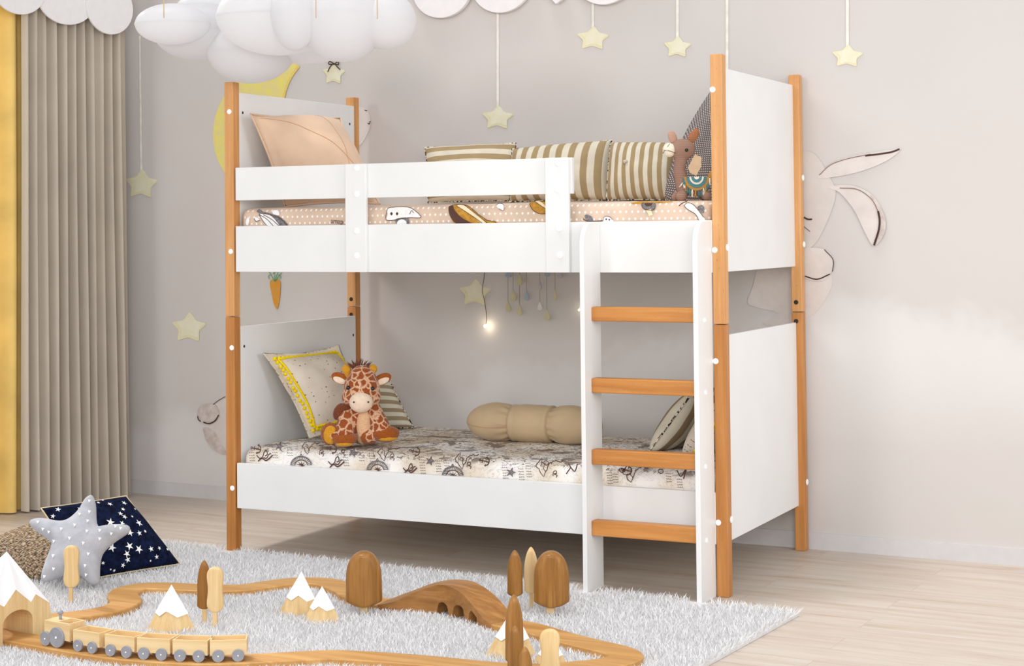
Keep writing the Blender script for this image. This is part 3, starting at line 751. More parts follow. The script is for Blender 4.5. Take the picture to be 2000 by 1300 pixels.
# seal and small flyer
fp([(1142, 421), (1148, 419), (1156, 424), (1158, 432), (1146, 430)], 1); fp([(1176, 430), (1180, 423), (1190, 423), (1197, 428), (1196, 434), (1178, 434)], 2); fs([(1138, 427), (1150, 432), (1178, 431)], 0.003, 4); fs([(1177, 431), (1181, 423), (1190, 423), (1197, 429)], 0.0018, 4)
for q in ((1184, 428), (1190, 429)): fp([(q[0]-1.8, q[1]), (q[0], q[1]-1.8), (q[0]+1.8, q[1]), (q[0], q[1]+1.8)], 4)
# balloon basket
fp([(1230, 396), (1250, 393), (1312, 393), (1316, 394.5), (1280, 397), (1236, 398.5)], 3, False); fp([(1252, 399), (1256, 396), (1278, 396), (1281, 401), (1276, 410), (1258, 408)], 1); fp([(1259, 397), (1274, 397), (1270, 402), (1262, 402)], 4)
fp([(1262, 411), (1271, 408), (1275, 419), (1268, 422)], 5, False); fp([(1263, 413), (1271.5, 410.5), (1273, 414), (1265, 417)], 4, False); fs([(1252, 399), (1258, 408), (1276, 410), (1281, 401)], 0.0018, 4)
# pelican
fp([(1336, 401), (1342, 396), (1352, 398), (1362, 408), (1374, 424), (1378, 432), (1366, 432), (1358, 418), (1342, 408)], 2); fp([(1362, 405), (1368, 400), (1375, 404), (1374, 416), (1367, 412)], 1); fs([(1326, 402), (1332, 397), (1342, 393)], 0.003, 4); fs([(1336, 401), (1342, 396), (1352, 398), (1362, 408), (1374, 424)], 0.002, 4); fs([(1336, 401), (1342, 408), (1358, 418), (1366, 432)], 0.002, 4)
fp([(480, 436), (482, 427), (486, 424), (487, 432), (484, 440)], 2)
# handwriting on the sheet
def word(txt, u, v, w, slant):
    cu = bpy.data.curves.new('t', 'FONT'); cu.body = txt; cu.size = 1
    to = bpy.data.objects.new('t', cu); col.objects.link(to); bpy.context.view_layer.update()
    me = to.to_mesh(); xs = [p.co.x for p in me.vertices]; sc_ = w/(max(xs)-min(xs)); x0 = min(xs)
    for f in me.polygons:
        vs = []
        for i in f.vertices:
            q = me.vertices[i].co
            vs.append(bm.verts.new(ony(u+(q.x-x0)*sc_, v+slant*(q.x-x0)*sc_-q.y*sc_*1.25, yf-0.0022)))
        fc = bm.faces.new(vs); fc.material_index = 4
    to.to_mesh_clear(); bpy.data.objects.remove(to)
word('amap', 646, 435.5, 24, 0.08)
tag(obj('mattress', bm, [M[q] for q in PM]), 'upper bunk mattress in a peach sheet with white dots and flying toy drawings', 'mattress')

LM0, LM1 = (W+0.012, T+0.004, 0.209), (L-W-0.010, D-W*0.7-0.004, 0.395)
bm = bmesh.new(); soft_box(bm, LM0, LM1, 0.042, 70, 28, 5, 0.005, 0.014, 11)
yf = LM0[1]-0.0035
PM2 = ['sheet_map', 'print_brown', 'print_grey', 'print_white', 'print_tan']
def anchor(u, v, s, a=0.0):
    def r(x, y): return (u+s*(x*math.cos(a)-y*math.sin(a)), v+s*(x*math.sin(a)+y*math.cos(a)))
    fs([r(0, -0.7), r(0, 0.9)], 0.0042, 1, False); fs([r(-.45, -.35), r(.45, -.35)], 0.0036, 1, False)
    fs([r(-.85, .25), r(-.6, .8), r(0, 1.0), r(.6, .8), r(.85, .25)], 0.0042, 1)
    fs([r(x, y) for x, y in ((0, -.7), (.2, -.9), (0, -1.1), (-.2, -.9), (0, -.7))], 0.003, 1)
    fs([r(-1.05, .5), r(-.85, .2), r(-.6, .45)], 0.003, 1, False); fs([r(1.05, .5), r(.85, .2), r(.6, .45)], 0.003, 1, False)
def starfish(u, v, s, a=0.3):
    fp([(u+q[0], v+q[1]) for q in star_pts(0, 0, s, s*0.38, 5, -PI/2+a)], 2, False); fs([(u+q[0], v+q[1]) for q in star_pts(0, 0, s, s*0.38, 5, -PI/2+a)]+[(u+s*math.cos(-PI/2+a), v+s*math.sin(-PI/2+a))], 0.0018, 1, False)
def compass(u, v, r):
    for q, w in ((1.0, 0.006), (0.62, 0.003)):
        fs([(u+r*q*math.cos(t), v-r*q*math.sin(t)*0.9) for t in np.linspace(0.05, PI-0.05, 20)], w, 2 if q == 1.0 else 1, False)
    for t in np.linspace(0.12, PI-0.12, 15): fs([(u+r*.62*math.cos(t), v-r*.56*math.sin(t)), (u+r*.95*math.cos(t), v-r*.86*math.sin(t))], 0.002, 1, False)
    for t in np.linspace(0.3, PI-0.3, 5): fp([(u, v), (u+r*.14*math.cos(t-1.4), v-r*.14*math.sin(t-1.4)), (u+r*.55*math.cos(t), v-r*.5*math.sin(t))], 1, False)
    fs([(u-2, v-r*0.95), (u, v-r*1.15), (u+2, v-r*.95)], 0.003, 1)
def squiggle(u, v, s):
    fs([(u-s, v-.3*s), (u-.6*s, v+.1*s), (u-.2*s, v-.1*s), (u, v-.7*s), (u+.3*s, v-.9*s), (u+.4*s, v-.4*s), (u+.1*s, v-.2*s)], 0.004, 1)
    fs([(u-.8*s, v+.5*s), (u-.3*s, v+.1*s), (u+.2*s, v+.4*s), (u+.7*s, v+.1*s), (u+1.1*s, v-.3*s)], 0.005, 1); fs([(u-.1*s, v), (u+.3*s, v+.1*s), (u+.6*s, v-.4*s), (u+.9*s, v-.5*s)], 0.004, 1)
def mapline(u, v, s):
    a = [(0, -.1), (.35, -.5), (.6, -.75), (.5, -.3), (.8, -.2), (.7, .2), (.9, .5), (.7, .9), (.45, .6), (.3, .2), (.1, .15), (0, -.1)]
    fs([(u+s*x+random.uniform(-1, 1), v+s*y+random.uniform(-1, 1)) for x, y in a], 0.0032, 1, False)
    b = [(.9, .5), (1.1, .0), (1.3, -.3), (1.7, -.5), (2.2, -.4), (2.5, -.6)]
    fs([(u+s*x+random.uniform(-1.4, 1.4), v+s*y+random.uniform(-1.4, 1.4)) for x, y in [(b[i][0]*(1-t)+b[min(i+1, 5)][0]*t, b[i][1]*(1-t)+b[min(i+1, 5)][1]*t) for i in range(5) for t in (0, .33, .66)]], 0.0032, 1, False)
    fs([(u+s*.4, v), (u+s*.55, v-s*.15), (u+s*.6, v+s*.1)], 0.002, 1)
def script(u, v, n, w, a=-0.9):
    for i in range(n):
        x = u; y = v+i*5.2; x += i*0.6
        for k in range(3):
            dx = w/3; fs([(x+k*dx, y+random.uniform(-.6, .6)), (x+k*dx+dx*.3, y-random.uniform(0.6, 1.6)), (x+k*dx+dx*0.75, y+random.uniform(-.4, .9))], 0.0018, 1, False)
k0 = 0.041
def ln(u): return 0.044*(u-500)  # the sheet hangs level: image rows drop to the right
for u, v in ((500, 872), (648, 872), (810, 877), (946, 896), (1224, 914)): anchor(u, v+4, 9.5, -1.35)
for u, v in ((546, 871), (690, 883), (840, 900), (998, 922)): starfish(u, v, 9.5)
for u, v in ((516, 893), (656, 905)): squiggle(u, v, 15)
squiggle(800, 917, 13)
for u, v in ((588, 909), (737, 918), (884, 929)): compass(u, v, 20)
for u, v, s in ((590, 872, 15), (737, 884, 18), (888, 898, 20), (1046, 910, 22), (1216, 922, 22)): mapline(u, v, s)
for u, v, n in ((530, 868, 6), (560, 874, 4), (668, 878, 7), (700, 884, 4), (720, 880, 6), (818, 893, 7), (850, 900, 5), (866, 894, 7), (980, 908, 6), (1012, 916, 5), (1026, 905, 6), (1184, 918, 6), (1196, 926, 4), (1322, 936, 4), (1300, 925, 4), (486, 884, 4)): script(u, v, n, 11)
for u, v in ((670, 884), (766, 892), (916, 908), (1084, 925), (628, 884)): fs([(u-4, v+4), (u-3, v-4), (u+2, v-6), (u+3, v-1), (u-2, v), (u+4, v+3), (u+2, v+7)], 0.003, 1)
for u, v in ((1066, 904), (1290, 920), (1214, 918)): fs([(u-5, v), (u-2, v-4), (u+4, v-3), (u+5, v+2), (u, v+4), (u-5, v)], 0.003, 1)
fs([(1110, 905), (1122, 920), (1128, 905)], .004, 1); fs([(1115, 912), (1106, 925)], .004, 1); fs([(1322, 918), (1330, 930), (1340, 915), (1335, 935)], .004, 1)
tag(obj('mattress', bm, [M[q] for q in PM2]), 'lower bunk mattress in a cream sheet printed with brown anchors, compasses and maps', 'mattress')

# ------------------------------------------------------------------ cushions
def pillow(TL, TR, BR, BL, t, pinch=0.05, n=26, pw=0.42, flange=0.0, wr=0.003, seed=0, back=0.5, sag=0.0):
    """square cushion from four corner points seen from its front; returns mesh and a front-surface lookup"""
    TL, TR, BR, BL = map(Vector, (TL, TR, BR, BL))
    nrm = (BR-TL).cross(TR-BL); nrm.normalize()
    if nrm.dot(CAM-(TL+BR)/2) < 0: nrm = -nrm
    def S(u, v, side): # u left->right, v top->bottom
        a = 4*pinch
        uu = u+(0.5-u)*a*v*(1-v)*abs(2*u-1)**1.5*1.0
        vv = v+(0.5-v)*a*u*(1-u)*abs(2*v-1)**1.5*1.0
        P = TL*(1-uu)*(1-vv)+TR*uu*(1-vv)+BR*uu*vv+BL*(1-uu)*vv
        fu = max(0.0, min(1.0, (u-flange)/(1-2*flange))); fv = max(0.0, min(1.0, (v-flange)/(1-2*flange)))
        h = max(0.0, 16*fu*(1-fu)*fv*(1-fv))**pw
        w = noise.noise(Vector((u*4+seed, v*4, seed)))*wr*(0.3+h)+noise.noise(Vector((u*11+seed, v*11, 3+seed)))*wr*0.35*h
        hh = t*h*((1-back) if side > 0 else -back)
        return P+nrm*(hh+w*(1 if side > 0 else 0.5))
    bm = bmesh.new(); uvl = bm.loops.layers.uv.new('UVMap'); G = {}
    def tt(i): # denser near the rim
        x = i/n; return 0.5-0.5*math.cos(PI*x)*(0.35)-0.5*(1-2*x)*0.65
    for side in (1, -1):
        for i in range(n+1):
            for j in range(n+1):
                rim = i in (0, n) or j in (0, n)
                key = (i, j, 0 if rim else side)
                if key not in G: G[key] = bm.verts.new(S(tt(i), tt(j), 1 if rim else side))
        for i in range(n):
            for j in range(n):
                q = [(i, j), (i, j+1), (i+1, j+1), (i+1, j)]
                if side < 0: q = q[::-1]
                vs = [G[(a, b, 0 if (a in (0, n) or b in (0, n)) else side)] for a, b in q]
                f = bm.faces.new(vs); f.smooth = True
                for lp, (a, b) in zip(f.loops, q): lp[uvl].uv = (tt(a), tt(b))
    if (S(.5, .5, 1)-S(.5, .5, -1)).dot(CAM-S(.5, .5, 1)) > 0: pass
    bmesh.ops.recalc_face_normals(bm, faces=bm.faces)
    return bm, S, nrm
def rim_pts(S, n=16, ins=0.0):
    a, b = ins, 1-ins; out = []
    for i in range(n): out.append(S(a+(b-a)*i/n, a, 1))
    for i in range(n): out.append(S(b, a+(b-a)*i/n, 1))
    for i in range(n): out.append(S(b-(b-a)*i/n, b, 1))
    for i in range(n): out.append(S(a, b-(b-a)*i/n, 1))
    return out
def piping(parent, S, mat, r=0.003, name='piping'):
    bm = bmesh.new(); tube(bm, rim_pts(S, 18), r, 6, closed=True); return obj(name, bm, mat, parent, smooth=True, world=False)
def button(parent, S, nrm, u, v, mat, r=0.008):
    bm = bmesh.new(); c = S(u, v, 1); ellipsoid(bm, c+nrm*0.002, (r, r, r*0.7), 12, 8); return obj('button', bm, mat, parent, smooth=True, world=False)
M['peach'] = fabric('peach_satin', (214, 184, 158), 0.04, 8, 0.55, 500, 0.1)
M['peach_seam'] = plain('peach_seam', (196, 150, 112), 0.8, 0.1)
M['str_h'] = stripes('olive_stripes_h', (164, 143, 108), (214, 206, 188), 5.0, 1)
M['str_v'] = stripes('olive_stripes_v', (162, 141, 106), (214, 206, 188), 8.0, 0)
M['str_l'] = stripes('olive_stripes_low', (168, 150, 122), (226, 221, 204), 6.5, 1)
M['str_e'] = stripes('olive_stripes_end', (150, 130, 102), (214, 206, 186), 5.0, 0, 0.45)
def pipmat():
    k = NT('printed_piping', 0.9, 0.1); v = k.coord(); f = k.noise(v, 110, 2)
    k.color(k.ramp(f, [(0.48, lin((226, 218, 200))), (0.54, lin((52, 44, 40)))])); return k.m
M['pip'] = pipmat()
M['dark_btn'] = plain('dark_button', (70, 58, 52), 0.5, 0.4)
M['grey_btn'] = plain('printed_button', (186, 178, 166), 0.6, 0.3, 0.3, 300)
# upper bunk -----------------------------------------------------
zt = 1.307
c4 = (onx(489, 222, 0.10), onx(664, 230, 0.14), onx(742, 398, 0.50), ony(556, 404, 0.15))
bm, S, N_ = pillow(*c4, 0.25, 0.06, 28, 0.5, 0.03, 0.007, 2, 0.45)
pl_ = tag(obj('pillow', bm, M['peach']), 'plump peach pillow leaning on the left panel of the upper bunk', 'pillow')
bm = bmesh.new()
tube(bm, [S(a, 0.02+1.15*a*0.85, 1)+N_*0.0005 for a in np.linspace(0.03, 0.85, 24)], 0.0011, 5)
tube(bm, [S(0.56+0.10*math.sin(b*2.2), b, 1)+N_*0.0005 for b in np.linspace(0.05, 0.95, 24)], 0.0011, 5)
obj('seam', bm, M['peach_seam'], pl_, world=False)
piping(pl_, S, M['peach'], 0.004)
def up_cushion(q, ys, mat, label, t=0.13, seed=0, pinch=0.05):
    pts = [ony(u, v, y) for (u, v), y in zip(q, ys)]
    bm, S, nn = pillow(*pts, t, pinch, 26, 0.42, 0.0, 0.004, seed)
    o = tag(obj('cushion', bm, mat), label, 'cushion', 'striped cushions along the upper bunk'); piping(o, S, M['pip'], 0.0028); return o, S, nn
up_cushion([(830, 288), (1009, 279), (1012, 392), (836, 396)], (0.80, 0.80, 0.70, 0.70), M['str_h'], 'olive and cream cushion with level stripes, leftmost along the back of the upper bunk', 0.12, 4, 0.03)
up_cushion([(1000, 291), (1195, 274), (1186, 391), (995, 394)], (0.68, 0.66, 0.58, 0.60), M['str_v'], 'olive and cream upright-striped cushion behind the guard rail end, middle of three', 0.15, 8, 0.03)
o, S, nn = up_cushion([(1192, 279), (1326, 280), (1322, 391), (1184, 391)], (0.56, 0.56, 0.46, 0.46), M['str_v'], 'olive and cream upright-striped cushion with a button, just behind the toy llama', 0.14, 13, 0.03)
button(o, S, nn, 0.34, 0.48, M['grey_btn'], 0.010)
M['greydots'] = dots('grey_dotted_cotton', (104, 94, 92), (212, 206, 202), 58, 0.25, 'UV', (0.62, 1, 1), 0.06)
c4 = (onx(1312, 186, 1.80), onx(1440, 178, 1.90), onx(1415, 392, 1.80), onx(1296, 390, 1.60))
bm, S, nn = pillow(ony(1386, 180, 0.50), ony(1480, 190, 0.60), ony(1440, 381, 0.42), ony(1298, 386, 0.36), 0.16, -0.26, 28, 0.55, 0.0, 0.006, 21)
cd = tag(obj('cushion', bm, M['greydots']), 'large dark grey cushion with tiny white dots behind the toy llama', 'cushion')

# lower bunk -----------------------------------------------------
def pomcloth():
    k = NT('cream_speckled_linen', 0.9, 0.1)
    tc = k.n('ShaderNodeTexCoord'); vo = k.n('ShaderNodeTexVoronoi'); k.l(tc.outputs['UV'], vo.inputs['Vector']); vo.inputs['Scale'].default_value = 20; vo.inputs['Randomness'].default_value = 0.35
    ob = k.coord(); f = k.noise(ob, 12, 3)
    B = k.ramp(f, [(0.3, lin((212, 200, 184))), (0.7, lin((226, 216, 202)))])
    dc = k.ramp(k.noise(tc.outputs['UV'], 9, 1), [(0.45, lin((110, 86, 78))), (0.55, lin((178, 128, 78)))])
    k.color(k.mix(k.ramp(vo.outputs['Distance'], [(0.12, BW(1)), (0.17, BW(0))]), B, dc)); k.bump(k.noise(ob, 700, 2), .2, .0008); return k.m
M['pomcloth'] = pomcloth()
M['pom'] = plain('yellow_pompom', (244, 212, 24), 0.9, 0.1, 0.08, 200)
def pom_trim(parent, S, nn, ins=0.10, n=15, r=0.0080):
    bm = bmesh.new(); pts = rim_pts(S, 22, ins); tube(bm, [p+nn*0.003 for p in pts], 0.0048, 6, closed=True)
    for i, p in enumerate(rim_pts(S, n, ins-0.018)):
        ellipsoid(bm, p+nn*0.004+Vector((random.uniform(-.002, .002), 0, random.uniform(-.003, .003))), (r, r, r), 8, 6)
    return obj('pompom_trim', bm, M['pom'], parent, smooth=True, world=False)
BL = onz(604, 858, 0.408); BR = BL+Vector((0.10, 0.36, 0.0))
bm, S, nn = pillow(onx(512, 688, 0.075), onx(662, 672, 0.085), onz(752, 846, 0.41), BL, 0.14, 0.10, 30, 0.5, 0.08, 0.010, 31, 0.30)
pc = tag(obj('cushion', bm, M['pomcloth']), 'cream speckled cushion with yellow pompom trim leaning on the left panel behind the giraffe', 'cushion', 'pompom cushions on the lower bunk')
pom_trim(pc, S, nn, 0.10, 17)
yb = onz(806, 833, 0.41).y
bm, S, nn = pillow(ony(636, 738, yb+0.02), ony(758, 735, yb+0.03), ony(808, 834, yb-0.04), ony(668, 845, yb-0.06), 0.10, 0.03, 24, 0.42, 0.0, 0.004, 41)
o = tag(obj('cushion', bm, M['str_l']), 'olive and pale striped cushion with a dark button directly behind the giraffe', 'cushion', 'striped cushions on the lower bunk')
piping(o, S, M['pip'], 0.0028); button(o, S, nn, 0.66, 0.50, M['dark_btn'], 0.009)
# bolster
M['bolster'] = fabric('tan_satin', (196, 172, 138), 0.05, 7, 0.5, 500, 0.08)
bc = onz(1040, 868, 0.408); byc = bc.y+0.07
p0 = ony(914, 830, byc); p1 = ony(1176, 828, byc)
ax = (p1-p0).normalized(); cz = 0.408+0.070
p0.z = p1.z = cz; LB = (p1-p0).length; q1 = ax.cross(Z).normalized(); 
def bol(bm, s0, s1, prof, wr, seg=48, n=40, mi=0):
    rings = []
    for i in range(n+1):
        s = s0+(s1-s0)*i/n; r = prof(s); ring = []
        for k in range(seg):
            a = 2*PI*k/seg; w = wr(s, a); rr = r*(1+w)
            c = p0.lerp(p1, s)
            ring.append(bm.verts.new(c+q1*(rr*math.cos(a))+Z*(rr*0.94*math.sin(a)-0.070*0+ (0.070-r)*0.0)))
        rings.append(ring)
    for i in range(n):
        for k in range(seg): bm.faces.new((rings[i][k], rings[i+1][k], rings[i+1][(k+1) % seg], rings[i][(k+1) % seg]))
    bm.faces.new(rings[0]); bm.faces.new(rings[-1][::-1]); bmesh.ops.recalc_face_normals(bm, faces=bm.faces)
R0 = 0.076
def prof(s):
    d = abs(s-0.5)
    e = max(0.0, 1-(max(0.0, d-0.28)/0.22)**2.2)**0.55
    return max(0.006, R0*(e*(1+0.05*math.exp(-((d-0.28)/0.06)**2))-0.17*math.exp(-((d-0.15)/0.04)**2)))
def wr(s, a):
    d = abs(s-0.5); near = math.exp(-((d-0.17)/0.05)**2)
    return 0.045*near*math.sin(a*13+s*3)+0.02*noise.noise(Vector((s*8, math.cos(a)*2, math.sin(a)*2)))
bm = bmesh.new(); bol(bm, 0, 1, prof, wr, 60, 70)
bo = tag(obj('bolster', bm, M['bolster'], smooth=True), 'tan satin bolster cushion with a gathered middle band lying on the lower bunk', 'bolster')
bm = bmesh.new(); bol(bm, 0.358, 0.642, lambda s: R0*(0.955-0.03*math.cos((s-0.5)*20)), lambda s, a: 0.012*noise.noise(Vector((s*30, math.cos(a)*3, math.sin(a)*3))), 60, 16)
obj('band', bm, M['bolster'], bo, smooth=True, world=False)
bm = bmesh.new(); pr_ = [p0.lerp(p1, s)+q1*(-(prof(s)+0.0008)*math.cos(-0.18))+Z*((prof(s)+.001)*0.94*math.sin(-0.18)) for s in np.linspace(0.01, 0.35, 20)]
if (pr_[5]-CAM).length > (p0.lerp(p1, .1)-CAM).length: pr_ = [p0.lerp(p1, s)+q1*((prof(s)+0.0008)*math.cos(-0.18))+Z*((prof(s)+.001)*0.94*math.sin(-0.18)) for s in np.linspace(0.01, 0.35, 20)]
tube(bm, pr_, 0.001, 5); obj('seam', bm, M['peach_seam'], bo, world=False)
# right-hand cushions (seen nearly edge-on, leaning on the right panel)
def edge_cushion(bot, top, depth, t, mat, label, group, lean=None):
    # bot/top: near lower and upper corner; depth: vector to the far corners
    B0 = Vector(bot); T0 = Vector(top); dv = Vector(depth)
    return pillow(T0, T0+dv, B0+dv, B0, t, 0.03, 24, 0.40, 0.0, 0.003, 51)
b0 = onz(1268, 880, 0.409); t0 = ony(1348, 772, b0.y+0.06)
bm, S, nn = edge_cushion(b0, t0, Vector((0.02, 0.36, 0.0)), 0.13, M['str_e'], '', '')
o = tag(obj('cushion', bm, M['str_e']), 'olive striped cushion seen edge-on between the ladder rails, leaning right', 'cushion', 'striped cushions on the lower bunk'); piping(o, S, M['pip'], 0.0035)
b1 = onz(1332, 889, 0.409); t1 = ony(1400, 790, b1.y+0.05)
bm, S, nn = edge_cushion(b1, t1, Vector((0.03, 0.34, 0.0)), 0.12, M['pomcloth'], '', '')
o = tag(obj('cushion', bm, M['pomcloth']), 'cream speckled cushion with yellow trim wedged behind the right ladder rail', 'cushion', 'pompom cushions on the lower bunk'); pom_trim(o, S, nn, 0.06, 15)

# ------------------------------------------------------------------ plush toys
class Fig: # a toy measured in photo pixels about its seat point, built facing the camera
    def __init__(self, O, turn=0.0):
        self.O = Vector(O); self.s = (self.O-CAM).dot(fwd)/F
        ex = Vector((RIGHT.x, RIGHT.y, 0)).normalized(); ey = Vector((-fwd.x, -fwd.y, 0)).normalized()
        self.R = Matrix((ex, ey, Z)).transposed()
    def P(self, x, y, z): return self.O+self.R @ (Vector((x, y, z))*self.s)
    def ell(self, bm, c, r, ax=None, seg=20, rings=14, mi=0):
        rot = self.R.copy()
        if ax is not None: rot = self.R @ Vector((0, 0, 1)).rotation_difference(Vector(ax).normalized()).to_matrix()
        return ellipsoid(bm, self.P(*c), [q*self.s for q in r], seg, rings, rot, mi)
    def limb(self, bm, pts, rads, seg=16): 
        tube(bm, [self.P(*p) for p in pts], [r*self.s for r in rads], seg)
        for p, r in ((pts[0], rads[0]), (pts[-1], rads[-1])): self.ell(bm, p, (r, r, r), None, seg, 10)
def fuse(o, vox, it=6):
    r = o.modifiers.new('remesh', 'REMESH'); r.mode = 'VOXEL'; r.voxel_size = vox; r.use_smooth_shade = True
    s = o.modifiers.new('smooth', 'SMOOTH'); s.factor = 0.5; s.iterations = it
def giraffe_fur():
    k = NT('giraffe_plush', 0.95, 0.1)
    v = k.coord('Object'); nz = k.n('ShaderNodeTexNoise'); k.l(v, nz.inputs['Vector']); nz.inputs['Scale'].default_value = 60
    ad = k.n('ShaderNodeVectorMath', operation='MULTIPLY_ADD'); k.l(nz.outputs['Color'], ad.inputs[0]); ad.inputs[1].default_value = (.014, .014, .014); k.l(v, ad.inputs[2])
    vo = k.n('ShaderNodeTexVoronoi', feature='DISTANCE_TO_EDGE'); k.l(ad.outputs[0], vo.inputs['Vector']); vo.inputs['Scale'].default_value = 36; vo.inputs['Randomness'].default_value = 0.8
    f2 = k.noise(v, 300, 2)
    br = k.ramp(f2, [(0.3, lin((128, 60, 28))), (0.7, lin((168, 88, 44)))]); cr = k.ramp(f2, [(0.3, lin((200, 148, 112))), (0.7, lin((230, 194, 162)))])
    k.color(k.mix(k.ramp(vo.outputs['Distance'], [(0.05, BW(0)), (0.13, BW(1))]), cr, br)); k.bump(f2, 0.6, 0.003)
    k.b.inputs['Sheen Weight'].default_value = 0.3; return k.m
def plush(name, a, b, sc=260, d=0.004):
    k = NT(name, 0.95, 0.1); v = k.coord(); f = k.noise(v, sc, 3, 0.6)
    k.color(k.ramp(f, [(0.3, lin(a)), (0.7, lin(b))])); k.bump(f, 0.7, d); k.b.inputs['Sheen Weight'].default_value = 0.3; return k.m
M['gir'] = giraffe_fur(); M['hoof'] = plush('rust_plush', (134, 66, 22), (180, 98, 38)); M['ochre'] = plush('ochre_suede', (196, 138, 30), (214, 156, 44), 120, .001)
M['muzzle'] = plush('cream_suede', (226, 200, 176), (238, 216, 194), 90, .001); M['mane'] = plush('mane_brown', (96, 48, 30), (136, 72, 44)); M['belly'] = plush('belly_cream', (212, 160, 116), (238, 202, 164))
M['bead'] = plain('black_bead', (16, 14, 14), 0.15, 0.6)
O = onz(705, 866, 0.414)
G = Fig(O)
t = thing('plush_giraffe', 'brown and cream patched plush giraffe sitting at the left end of the lower bunk', 'plush toy', O)
bm = bmesh.new()
G.ell(bm, (0, -8, 42), (38, 30, 44)); G.ell(bm, (2, 0, 76), (30, 26, 26))                      # torso, neck
G.ell(bm, (3, 8, 108), (36, 33, 37)); G.ell(bm, (4, 6, 128), (27, 24, 26)); G.ell(bm, (4, 24, 92), (27, 20, 22)); G.ell(bm, (-18, 12, 92), (18, 20, 18)); G.ell(bm, (24, 12, 92), (17, 20, 18))
G.limb(bm, [(-22, 4, 66), (-28, 18, 40), (-30, 26, 22)], [17, 18, 19]); G.limb(bm, [(24, 4, 66), (36, 18, 44), (44, 24, 28)], [17, 18, 18])      # arms
G.limb(bm, [(-24, 0, 20), (-42, 12, 19), (-54, 20, 20)], [20, 18, 17]); G.limb(bm, [(18, 0, 18), (20, 14, 18), (20, 22, 17)], [18, 17, 16])   # legs
body = obj('body', bm, M['gir'], t); fuse(body, 0.0045, 8)
bm = bmesh.new(); G.ell(bm, (8, 20, 36), (15, 12, 34)); G.ell(bm, (6, 16, 14), (13, 10, 14)); o = obj('belly', bm, M['belly'], t); fuse(o, 0.004, 4)
bm = bmesh.new(); G.ell(bm, (4, 36, 84), (23, 17, 20)); mz = obj('muzzle', bm, M['muzzle'], t, smooth=True)
for x in (-8, 20):
    bm = bmesh.new(); G.ell(bm, (x-0.5, 52.0, 86), (1.8, 1.8, 1.8), None, 8, 6); obj('nostril', bm, M['bead'], mz, smooth=True, world=False)
for x, y, z in ((-21, 33.5, 112), (26, 32, 110)):
    bm = bmesh.new(); G.ell(bm, (x, y, z), (4.2, 4.2, 4.2), None, 12, 8); obj('eye', bm, M['bead'], t, smooth=True)
for sx, tip, base in ((-1, (-53, -2, 133), (-26, 4, 122)), (1, (55, -2, 130), (30, 4, 120))):
    bm = bmesh.new(); c = [(tip[i]+base[i])/2 for i in range(3)]; a = [tip[i]-base[i] for i in range(3)]
    G.ell(bm, c, (11, 5, 19), a); e = obj('ear', bm, M['hoof'], t, smooth=True)
    bm = bmesh.new(); G.ell(bm, (c[0]+sx*1, c[1]+3.2, c[2]-3), (7, 3.4, 14), a); obj('inner_ear', bm, M['muzzle'], e, smooth=True, world=False)
for x in (-27, 24):
    bm = bmesh.new(); G.ell(bm, (x, 2, 145), (9.5, 9, 10), (x, 0, 40)); G.limb(bm, [(x*0.8, 2, 130), (x, 2, 142)], [6, 7]); o = obj('horn', bm, M['ochre'], t); fuse(o, 0.003, 4)
bm = bmesh.new()
for i in range(70):
    a = random.uniform(-1, 1); b = G.P(-2+a*13, random.uniform(-8, 10), 149-abs(a)*3); tp = G.P(-2+a*26+random.uniform(-5, 5), random.uniform(-16, 16), 163-abs(a)*8+random.uniform(-5, 5))
    tube(bm, [b, b.lerp(tp, .5), tp], [0.0026, 0.0022, 0.0004], 5)
obj('mane', bm, M['mane'], t, smooth=True)
for c, r, ax in (((-29, 30, 13), (24, 19, 14), None), ((50, 26, 22), (27, 18, 16), None), ((-57, 20, 22), (19, 15, 22), None), ((17, 22, 16), (17, 14, 15), None)):
    bm = bmesh.new(); G.ell(bm, c, r, ax, 28, 20)
    for v in bm.verts:
        q = noise.noise(v.co*120)*0.0028+noise.noise(v.co*260)*0.0022; v.co += v.normal*q if v.normal.length else Vector()
    o = obj('paw', bm, M['hoof'], t, smooth=True)
    if c[0] == -57:
        bm = bmesh.new(); G.ell(bm, (-56, 30, 21), (14, 6, 18)); obj('sole', bm, M['ochre'], o, smooth=True, world=False)
    if c[0] in (-29, 50):
        bm = bmesh.new(); G.ell(bm, (c[0]+(0 if c[0] < 0 else 4), c[1]+4, c[2]-8.5), (r[0]*.72, r[1]*.8, 6)); obj('sole', bm, M['ochre'], o, smooth=True, world=False)
bm = bmesh.new(); G.ell(bm, (-40, 14, 64), (12, 8, 18), (0.5, 0, 1)); G.ell(bm, (-28, 18, 72), (12, 6, 8)); o = obj('neck_bow', bm, M['mane'], t); fuse(o, 0.004, 3)

